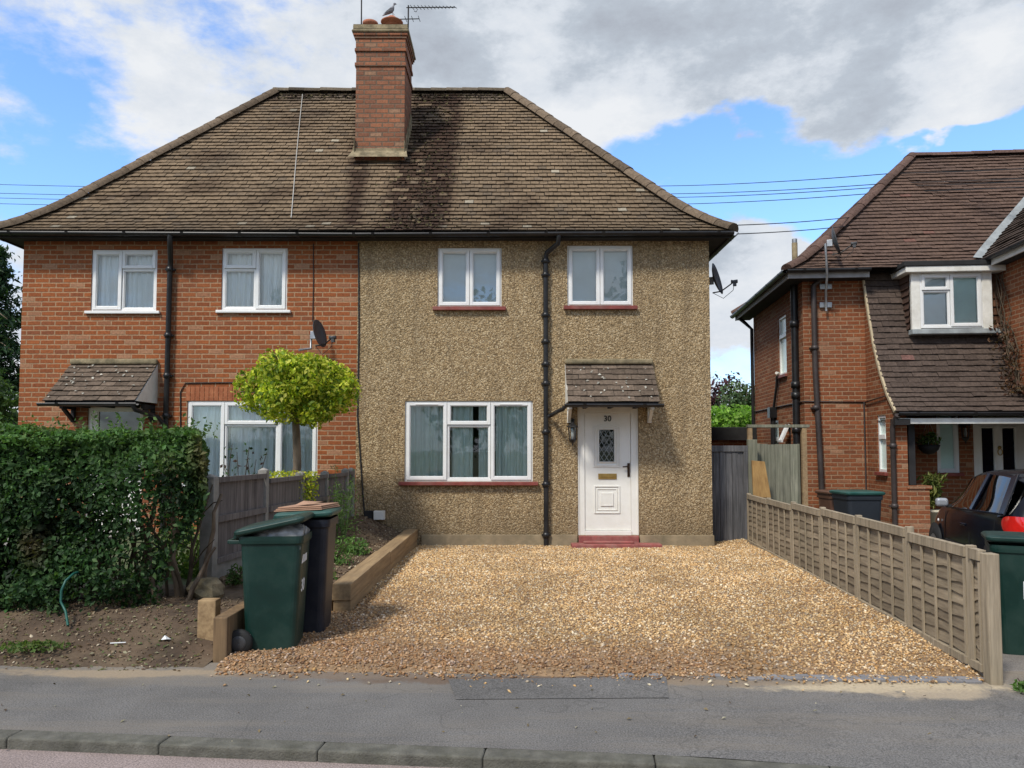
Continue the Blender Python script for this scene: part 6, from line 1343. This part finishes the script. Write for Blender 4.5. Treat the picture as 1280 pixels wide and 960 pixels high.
# climbing rose twigs in front of the brick window
RB = at(300, 585, 10.9); t = thing('rose_bush', 'sparse thin rose stems with a few dark leaves in front of the wide brick-half window', 'shrub', (RB.x, 10.9, .2)); mb = MB(); LP = []
for i in range(7):
    u = 283+8*i+random.uniform(-4, 4); e = at(u, random.uniform(552, 580), 10.9+random.uniform(-.1, .1)); b = Vector((RB.x+random.uniform(-.1, .1), 10.9, .2)); m = b.lerp(e, .6)+Vector((random.uniform(-.1, .1), 0, 0)); mb.tube([b, m, e], [.012, .008, .004], 6)
    for k in range(10): f = .45+.55*random.random(); q = m.lerp(e, (f-.45)/.55); LP.append((q.x+random.gauss(0, .05), q.y+random.gauss(0, .04), q.z+random.gauss(0, .05)))
mb.build('stems', M['twig'], t); LP = np.array(LP); leaves('foliage', LP, RNG.normal(0, 1, LP.shape), RNG.uniform(.05, .08, len(LP)), pal(len(LP), [(.03, .07, .025), (.05, .10, .03), (.09, .05, .04)]), M['leaf'], t, .6)
# plants glimpsed through the hedge gap
def low_plant(name, label, cat, c, r, n, ls, cols, aspect=.55, group=None, mat='leaf_soft', upright=False):
    t = thing(name, label, cat, (c[0], c[1], c[2]), 0, group); mb = MB()
    for k in range(6): mb.tube([(c[0]+random.uniform(-.4, .4)*r[0]*.4, c[1], c[2]-.02), (c[0]+random.uniform(-.8, .8)*r[0], c[1]+random.uniform(-.7, .7)*r[1], c[2]+r[2]*1.1*random.uniform(.5, 1))], [.008, .003], 5)
    mb.build('stems', M['twig'], t); d = RNG.normal(0, 1, (n, 3)); d /= np.linalg.norm(d, axis=1, keepdims=True); d[:, 2] = abs(d[:, 2]); P = np.array(c)+d*np.array(r)*[1, 1, 1.15]*RNG.random((n, 1))**.45
    leaves('foliage', P, d*[1, 1, .3] if upright else d, RNG.uniform(.7, 1.3, n)*ls, pal(n, cols), M[mat], t, aspect); return t
low_plant('garden_shrub', 'light green shrub glimpsed through the gap in the hedge', 'shrub', (-3.45, 8.2, .2), (.42, .35, .55), 900, .06, [(.14, .24, .06), (.22, .30, .08), (.08, .15, .04)])
low_plant('garden_shrub', 'russet and green shrub glimpsed against the fence end through the hedge', 'shrub', (-3.15, 9.0, .2), (.25, .3, .6), 700, .05, [(.26, .10, .05), (.16, .22, .06), (.24, .28, .07)])
# feathery weeds by the fence and in the bed
fw_ = at(430, 690, 10.6)
t = thing('feathery_weed', 'tall feathery green weed growing against the far end of the grey fence', 'weed', (-2.27, 10.4, .35)); mb = MB(); P = []
for i in range(9):
    b = Vector((-2.27+random.uniform(-.12, .12), 10.4+random.uniform(-.2, .2), .33)); e = b+Vector((random.uniform(-.15, .15), random.uniform(-.1, .1), random.uniform(.5, 1.02))); mb.tube([b, b.lerp(e, .5), e], [.007, .005, .002], 5)
    for k in range(90): f = random.uniform(.1, 1.05); q = b.lerp(e, f); sp = .10*(1.1-f*.75); P.append((q.x+random.gauss(0, sp), q.y+random.gauss(0, sp*.8), q.z+random.gauss(0, .03)))
mb.build('stems', plain('green_stem', (.10, .17, .05), .7, .2), t); P = np.array(P); leaves('foliage', P, RNG.normal(0, 1, P.shape), RNG.uniform(.03, .07, len(P)), pal(len(P), [(.12, .22, .06), (.18, .28, .09), (.09, .16, .045)]), M['leaf_soft'], t, .22)
for i, (x, y, r, h, lab) in enumerate(((-2.05, 8.9, .26, .30, 'leafy green weeds in the soil bed just behind the navy bin'), (-1.95, 8.0, .16, .14, 'small green weed near the front corner of the sleeper bed'), (-2.0, 9.8, .22, .20, 'green weeds in the middle of the soil bed'))):
    low_plant('bed_weed', lab, 'weed', (x, y, bed_z(x, y)), (r, r*.9, h), 420 if i != 1 else 150, .055, [(.12, .24, .06), (.18, .30, .09), (.09, .17, .05)], .35)
low_plant('small_weed', 'small green weed at the foot of the near fence post', 'weed', (3.32, 5.02, .0), (.11, .08, .07), 110, .05, [(.12, .22, .06), (.08, .15, .04)], .5)
low_plant('small_weed', 'small tuft of grass at the foot of the near concrete fence post', 'weed', (-2.62, 7.35, .28), (.10, .08, .16), 160, .06, [(.10, .19, .05), (.07, .13, .04)], .2, upright=True)
# fallen leaves on the bank
n = 1100; x = RNG.uniform(-6, -2.3, n); y = np.array([pave_y(a) for a in x])+RNG.random(n)**1.1*1.15+.02; z = np.array([bank_z(a, b) for a, b in zip(x, y)])+.012
lv = leaves('fallen_leaves', np.stack([x, y, z], 1), np.tile([0, 0, 1.], (n, 1)), RNG.uniform(.014, .042, n), pal(n, [(.22, .24, .12), (.15, .10, .06), (.30, .28, .18), (.10, .14, .05)]), M['leaf'], None, .6, .35); tag(lv, 'scattered fallen leaves lying on the bare bank under the hedge', 'fallen leaves', kind='stuff')
n = 60; x = RNG.uniform(-4, 3.2, n); y = RNG.uniform(4.1, 5.2, n); lv = leaves('pavement_leaves', np.stack([x, y, np.full(n, .008)], 1), np.tile([0, 0, 1.], (n, 1)), RNG.uniform(.012, .035, n), pal(n, [(.22, .17, .10), (.10, .07, .05), (.4, .36, .28)]), M['leaf'], None, .6, .25); tag(lv, 'few tiny dead leaves scattered on the grey pavement', 'fallen leaves', kind='stuff')
low_plant('ground_ivy', 'patch of low moss-green ground cover at the left edge of the bank', 'ground cover', (-3.55, 5.75, .08), (.30, .16, .04), 260, .04, [(.09, .15, .04), (.14, .19, .06)])
p = at(147, 799, 5.75); q = Vector((gnd(147, 799, .12).x, gnd(147, 799, .12).y, 0)); q.z = bank_z(q.x, q.y)+.012
tag(MB().beam(q+Vector((-.055, .0, 0)), q+Vector((.06, .008, .004)), .012, .006).build('litter_stick', M['sticker'], bevel=.002), 'thin white stick lying on the dirt bank', 'litter')
q = gnd(206, 801, .10); q.z = bank_z(q.x, q.y)+.015; mb = MB(); mb.add([q+Vector(v) for v in ((-.03, 0, 0), (.02, -.02, .01), (.04, .02, .0), (-.01, .03, .02), (.0, .0, .035))], [(0, 1, 4), (1, 2, 4), (2, 3, 4), (3, 0, 4)], False); tag(mb.build('litter_paper', M['sticker']), 'crumpled scrap of pale paper on the dirt bank near the timber peg', 'litter')
q = gnd(159, 937, -.088); tag(MB().box(q.x-.022, q.x+.022, q.y-.006, q.y+.008, -.087, -.072).build('litter_scrap', M['ply'], bevel=.004), 'tiny orange and white scrap in the gutter against the kerb', 'litter')
h0 = [at(u, v, Y) for u, v, Y in ((120, 706, 6.7), (104, 713, 6.45), (92, 717, 6.3), (82, 726, 6.22), (77, 738, 6.19), (76, 752, 6.2), (82, 764, 6.15), (85, 782, 6.05))]; tag(MB().tube(h0, .010, 8).build('hose_end', M['hose']), 'short length of teal green hose dangling out of the bottom of the hedge', 'hose')
mb = MB(); c = Vector((-2.72, 6.95, .28)); n = 12; vs = []
for i in range(8):
    for k in range(n): th = PI*i/7; ph = 2*PI*k/n; rr = 1+.35*mn.noise(Vector((math.sin(th)*math.cos(ph)*1.5, math.sin(th)*math.sin(ph)*1.5, math.cos(th)*1.5))); vs.append(c+Vector((.17*rr*math.sin(th)*math.cos(ph), .14*rr*math.sin(th)*math.sin(ph), .12*rr*math.cos(th))))
mb.add(vs, [(i*n+k, i*n+(k+1) % n, (i+1)*n+(k+1) % n, (i+1)*n+k) for i in range(7) for k in range(n)], False); tag(mb.build('rock', M['mossy']), 'rough brownish stone at the foot of the hedge beside the near fence post', 'stone')
# ================================================================== BACKGROUND
def conifer():
    b = at(-14, 420, 21.); t = thing('conifer', 'dark green conifer with drooping branches at the left edge behind the brick house', 'tree', (b.x, 21., 0)); mb = MB(); H = at(0, 300, 21.).z; mb.tube([(b.x, 21, 0), (b.x, 21, H)], [.22, .03], 8); P = []; D = []
    for i in range(150):
        h = random.uniform(.22, .985)*H; L = (H-h)/H*2.6*random.uniform(.6, 1.1)+.15; a = random.uniform(0, 2*PI); e = Vector((b.x+L*math.cos(a), 21+L*math.sin(a), h-.25*L)); s = Vector((b.x, 21, h+.1)); mb.tube([s, s.lerp(e, .6)+Vector((0, 0, .05)), e], [.03, .015, .004], 5)
        for k in range(int(60+110*L/2)): f = random.random()**.7; q = s.lerp(e, f); P.append((q.x+random.gauss(0, .10+.1*f), q.y+random.gauss(0, .10+.1*f), q.z-abs(random.gauss(0, .16)))); D.append((0, 0, 1))
    mb.build('trunk', M['bark'], t); P = np.array(P); leaves('crown', P, D, RNG.uniform(.12, .26, len(P)), pal(len(P), [(.03, .068, .036), (.05, .095, .042), (.02, .044, .026)]), M['leaf'], t, .3, .9)
conifer()
bt = at(-2, 500, 17.); tree('broadleaf_tree', 'rounded mid-green tree at the left edge below the conifer', 'tree', (bt.x-.6, 17., 0), 1.2, .14, [((bt.x-.6, 17, 2.0), (1.2, 1.2, 1.5)), ((bt.x-.35, 16.8, 2.6), (.75, .8, .75))], 5200, .13, [(.07, .13, .04), (.10, .17, .05), (.045, .09, .03)], shell=.7)
gb = at(914, 522, 24.); tree('bright_green_bush', 'bright light green bush behind the flat felt roof between the two houses', 'bush', (gb.x, 24., 0), 1.3, .1, [((gb.x, 24, 2.0), (1.8, 1.1, .95)), ((gb.x-.5, 24, 2.35), (.7, .7, .5)), ((gb.x+.6, 24, 2.3), (.7, .7, .5))], 6500, .13, [(.18, .34, .05), (.26, .42, .08), (.11, .22, .03)], mat='leaf_soft', shell=.6)
gt = at(926, 492, 29.); tree('green_tree', 'mid-green tree standing in front of the purple-leaved tree in the gap between the houses', 'tree', (gt.x, 29., 0), 2.0, .12, [((gt.x, 29, 3.2), (1.0, 1.0, 1.0)), ((gt.x+.45, 29, 2.9), (.9, .9, .9))], 2600, .15, [(.07, .12, .05), (.11, .16, .07), (.05, .08, .035)], shell=.8)
pt_ = at(905, 478, 33.); tree('purple_tree', 'dark purple-leaved tree in the gap between the two houses', 'tree', (pt_.x, 33., 0), 2.4, .12, [((pt_.x, 33, 3.9), (1.0, 1.0, 1.1)), ((pt_.x-.5, 33, 3.5), (.8, .8, .9)), ((pt_.x+.9, 33, 3.4), (.7, .7, .6))], 1500, .17, [(.055, .02, .03), (.09, .035, .045), (.03, .014, .02)], shell=.95, dens=.5)
ob = thing('outbuilding', 'low brick outbuilding with black felt flat roof beyond the side gate', 'outbuilding', (5.4, 18.6, 0)); x0, x1, y0 = at(870, 540, 18.).x, at(946, 540, 18.).x, 18.
zt = at(910, 534, 18.).z; zb = at(910, 546, 18.).z
MB().box(x0, x1, y0, y0+2.5, 0, zb-.001).build('wall', M['brick2'], ob); MB().box(x0-.1, x1+.05, y0-.12, y0+2.6, zb, zt).build('flat_roof', M['felt'], ob, bevel=.02)
MB().box(x0-.1, x1+.05, y0-.15, y0-.121, zb-.08, zb+.05).build('fascia', M['black_matt'], ob)
# climber on the right-hand bay
CB = [NM @ n_at(1268, v, -.55) for v in (505, 470, 440, 400, 350)]
t = thing('wall_climber', 'dry brown climbing plant on the right edge of the dark catslide roof', 'climber', CB[0]); mb = MB(); P = []
for i in range(8):
    pts = [NM @ Vector((BAYX-.03-random.random()*.10, -.55-.5*(1-k/6)+random.uniform(-.15, .15), 2.5+2.1*k/6)) for k in range(7)]; mb.tube(pts, [.014-.0015*k for k in range(7)], 5)
    for k in range(45): f = random.random()**1.8*3.6; q = pts[int(f)].lerp(pts[int(f)+1], f % 1); P.append((q.x+random.gauss(0, .10)-.05, q.y+random.gauss(0, .12), q.z+random.gauss(0, .05)))
mb.build('stems', M['twig'], t); P = np.array(P); leaves('foliage', P, RNG.normal(0, 1, P.shape), RNG.uniform(.05, .10, len(P)), pal(len(P), [(.12, .06, .04), (.18, .10, .06), (.07, .05, .03)]), M['leaf'], t)
# trees across the road, seen mirrored in the windows
for i, (x, y, h, lab) in enumerate(((-9., -13., 12., 'tall leafy tree across the road mirrored in the brick-half windows'), (-.5, -15., 10.5, 'tall leafy tree across the road mirrored in the wide three-light window'), (7., -13., 12., 'tall leafy tree across the road mirrored in the pebbledash upper windows'))):
    tree('street_tree', lab, 'tree', (x, y, -.1), h*.36, .22, [((x, y, h*.60), (3.0, 2.6, h*.36)), ((x-1.8, y, h*.36), (2.3, 1.9, h*.26)), ((x+1.9, y+.4, h*.38), (2.3, 2.0, h*.28))], 6000, .34, [(.04, .08, .025), (.06, .11, .03), (.025, .05, .018)], shell=.8, group='trees across the road', dens=.7)
# ================================================================== SKY AND SUN
def world():
    w = bpy.data.worlds.new('World'); scene.world = w; w.use_nodes = True; t = w.node_tree; t.nodes.clear()
    N = lambda typ, **k: (lambda x: ([setattr(x, a, b) for a, b in k.items()], x)[1])(t.nodes.new(typ)); L = t.links.new
    out = N('ShaderNodeOutputWorld'); bg = N('ShaderNodeBackground'); bg.inputs['Strength'].default_value = .12; L(bg.outputs[0], out.inputs[0])
    sky = N('ShaderNodeTexSky', sky_type='NISHITA'); sky.sun_disc = False; sky.sun_elevation = SUN_EL; sky.sun_rotation = SUN_ROT; sky.air_density = 1.; sky.dust_density = .6; sky.ozone_density = 2.2
    co = N('ShaderNodeTexCoord').outputs['Generated']
    def M_(op, a, b=None, c=False):
        x = N('ShaderNodeMath', operation=op, use_clamp=c)
        for s, v in ((x.inputs[0], a), (x.inputs[1], b)):
            if v is None: continue
            if isinstance(v, (int, float)): s.default_value = v
            else: L(v, s)
        return x.outputs[0]
    mp = N('ShaderNodeMapping'); mp.inputs['Scale'].default_value = (1, 1, 1.9); mp.inputs['Location'].default_value = (.35, .1, .2); L(co, mp.inputs[0])
    def noise(sc, det, rough, off=0, dist=0.):
        n = N('ShaderNodeTexNoise'); n.inputs['Scale'].default_value = sc; n.inputs['Detail'].default_value = det; n.inputs['Roughness'].default_value = rough; n.inputs['Distortion'].default_value = dist
        m = N('ShaderNodeVectorMath', operation='ADD'); m.inputs[1].default_value = (off, off*.7, off*1.3); L(mp.outputs[0], m.inputs[0]); L(m.outputs[0], n.inputs['Vector']); return n.outputs['Fac']
    # distorted direction so the cloud masses get ragged edges
    nz = N('ShaderNodeTexNoise'); nz.inputs['Scale'].default_value = 5.; nz.inputs['Detail'].default_value = 6; L(mp.outputs[0], nz.inputs['Vector'])
    sb = N('ShaderNodeVectorMath', operation='SUBTRACT'); sb.inputs[1].default_value = (.5, .5, .5); L(nz.outputs['Color'], sb.inputs[0])
    sc = N('ShaderNodeVectorMath', operation='SCALE'); sc.inputs['Scale'].default_value = .26; L(sb.outputs[0], sc.inputs[0])
    wd = N('ShaderNodeVectorMath', operation='ADD'); L(co, wd.inputs[0]); L(sc.outputs[0], wd.inputs[1]); wd = wd.outputs[0]
    def blob(u, v, r, wgt, sx=1., sz=1.):
        d = ray(u, v).normalized(); s = N('ShaderNodeVectorMath', operation='SUBTRACT'); L(wd, s.inputs[0]); s.inputs[1].default_value = d
        m = N('ShaderNodeVectorMath', operation='MULTIPLY'); m.inputs[1].default_value = (1/sx, 1, 1/sz); L(s.outputs[0], m.inputs[0]); l = N('ShaderNodeVectorMath', operation='LENGTH'); L(m.outputs[0], l.inputs[0])
        mr = N('ShaderNodeMapRange', interpolation_type='SMOOTHSTEP'); mr.inputs[1].default_value = 0; mr.inputs[2].default_value = r; mr.inputs[3].default_value = wgt; mr.inputs[4].default_value = 0; L(l.outputs['Value'], mr.inputs[0]); return mr.outputs[0]
    def total(base, bl):
        for b in bl: base = M_('ADD', base, blob(*b))
        return base
    cover = total(M_('ADD', M_('MULTIPLY', M_('SUBTRACT', noise(2.6, 10, .62), .5), 1.6), .58), [(105, 215, .16, -.42, 1.4, .6), (70, 45, .15, -.12, 1.2, .8), (1000, 225, .22, -.60, 2.0, .6), (1230, 180, .24, -.60, 1.6, .7), (880, 200, .15, -.35, 1.2, .6), (1150, 230, .16, -.40, 1.6, .6), (700, 90, .4, .18), (300, 160, .35, .14), (930, 100, .35, .28, 1.4, .7), (1240, 112, .085, .55, 1.5, .6), (1015, 180, .075, .24, 1.5, .5), (960, 340, .25, .2, 1., .6), (1100, 40, .3, .25)])
    mask = N('ShaderNodeMapRange', interpolation_type='SMOOTHSTEP'); mask.inputs[1].default_value = .40; mask.inputs[2].default_value = .62; L(cover, mask.inputs[0])
    grey = total(M_('ADD', M_('MULTIPLY', M_('SUBTRACT', noise(4.6, 10, .66, 4.3), .5), 1.7), .47), [(900, 110, .34, .16, 1.5, .7), (1120, 60, .30, .04, 1.5, .7), (560, 90, .14, .16), (740, 60, .12, .12), (640, 50, .09, -.22), (1240, 110, .12, -.4), (1015, 180, .10, -.3), (250, 170, .34, -.18), (690, 190, .17, -.28), (760, 170, .15, -.22), (60, 90, .2, .10, 1.5, .6), (250, 60, .2, .06, 1.6, .5), (930, 350, .12, .16, 1, .5)])
    cr = N('ShaderNodeValToRGB'); e = cr.color_ramp.elements; e[0].position = .22; e[0].color = (.89, .915, .95, 1); e[1].position = .92; e[1].color = (.44, .48, .55, 1)
    x = e.new(.50); x.color = (.74, .79, .86, 1); x = e.new(.68); x.color = (.54, .60, .68, 1); L(grey, cr.inputs[0])
    cs = N('ShaderNodeMix', data_type='RGBA', blend_type='MULTIPLY'); cs.inputs[0].default_value = 1; L(cr.outputs[0], cs.inputs[6]); cs.inputs[7].default_value = (CLOUD, CLOUD, CLOUD, 1)
    sk = N('ShaderNodeMix', data_type='RGBA', blend_type='MULTIPLY'); sk.inputs[0].default_value = 1; L(sky.outputs[0], sk.inputs[6]); sk.inputs[7].default_value = SKYK
    mx = N('ShaderNodeMix', data_type='RGBA'); L(mask.outputs[0], mx.inputs[0]); L(sk.outputs[2], mx.inputs[6]); L(cs.outputs[2], mx.inputs[7]); L(mx.outputs[2], bg.inputs[0])
SUN_EL = math.radians(50); SUN_AZ = math.radians(-145)      # compass-like: 0 = +Y, positive toward +X
SUN_ROT = SUN_AZ; CLOUD = 8.0; SKYK = (1.7, 2.1, 2.55, 1)
world()
sd = Vector((math.sin(SUN_AZ)*math.cos(SUN_EL), math.cos(SUN_AZ)*math.cos(SUN_EL), math.sin(SUN_EL)))
sun = bpy.data.lights.new('sun', 'SUN'); sun.energy = 3.7; sun.angle = math.radians(9); sun.color = (1, .95, .86)
so = bpy.data.objects.new('sun', sun); COL.objects.link(so); so.rotation_euler = sd.to_track_quat('Z', 'Y').to_euler(); so.location = (-10, -15, 30)
scene.view_settings.view_transform = 'Standard'; scene.view_settings.look = 'None'; scene.view_settings.exposure = 0
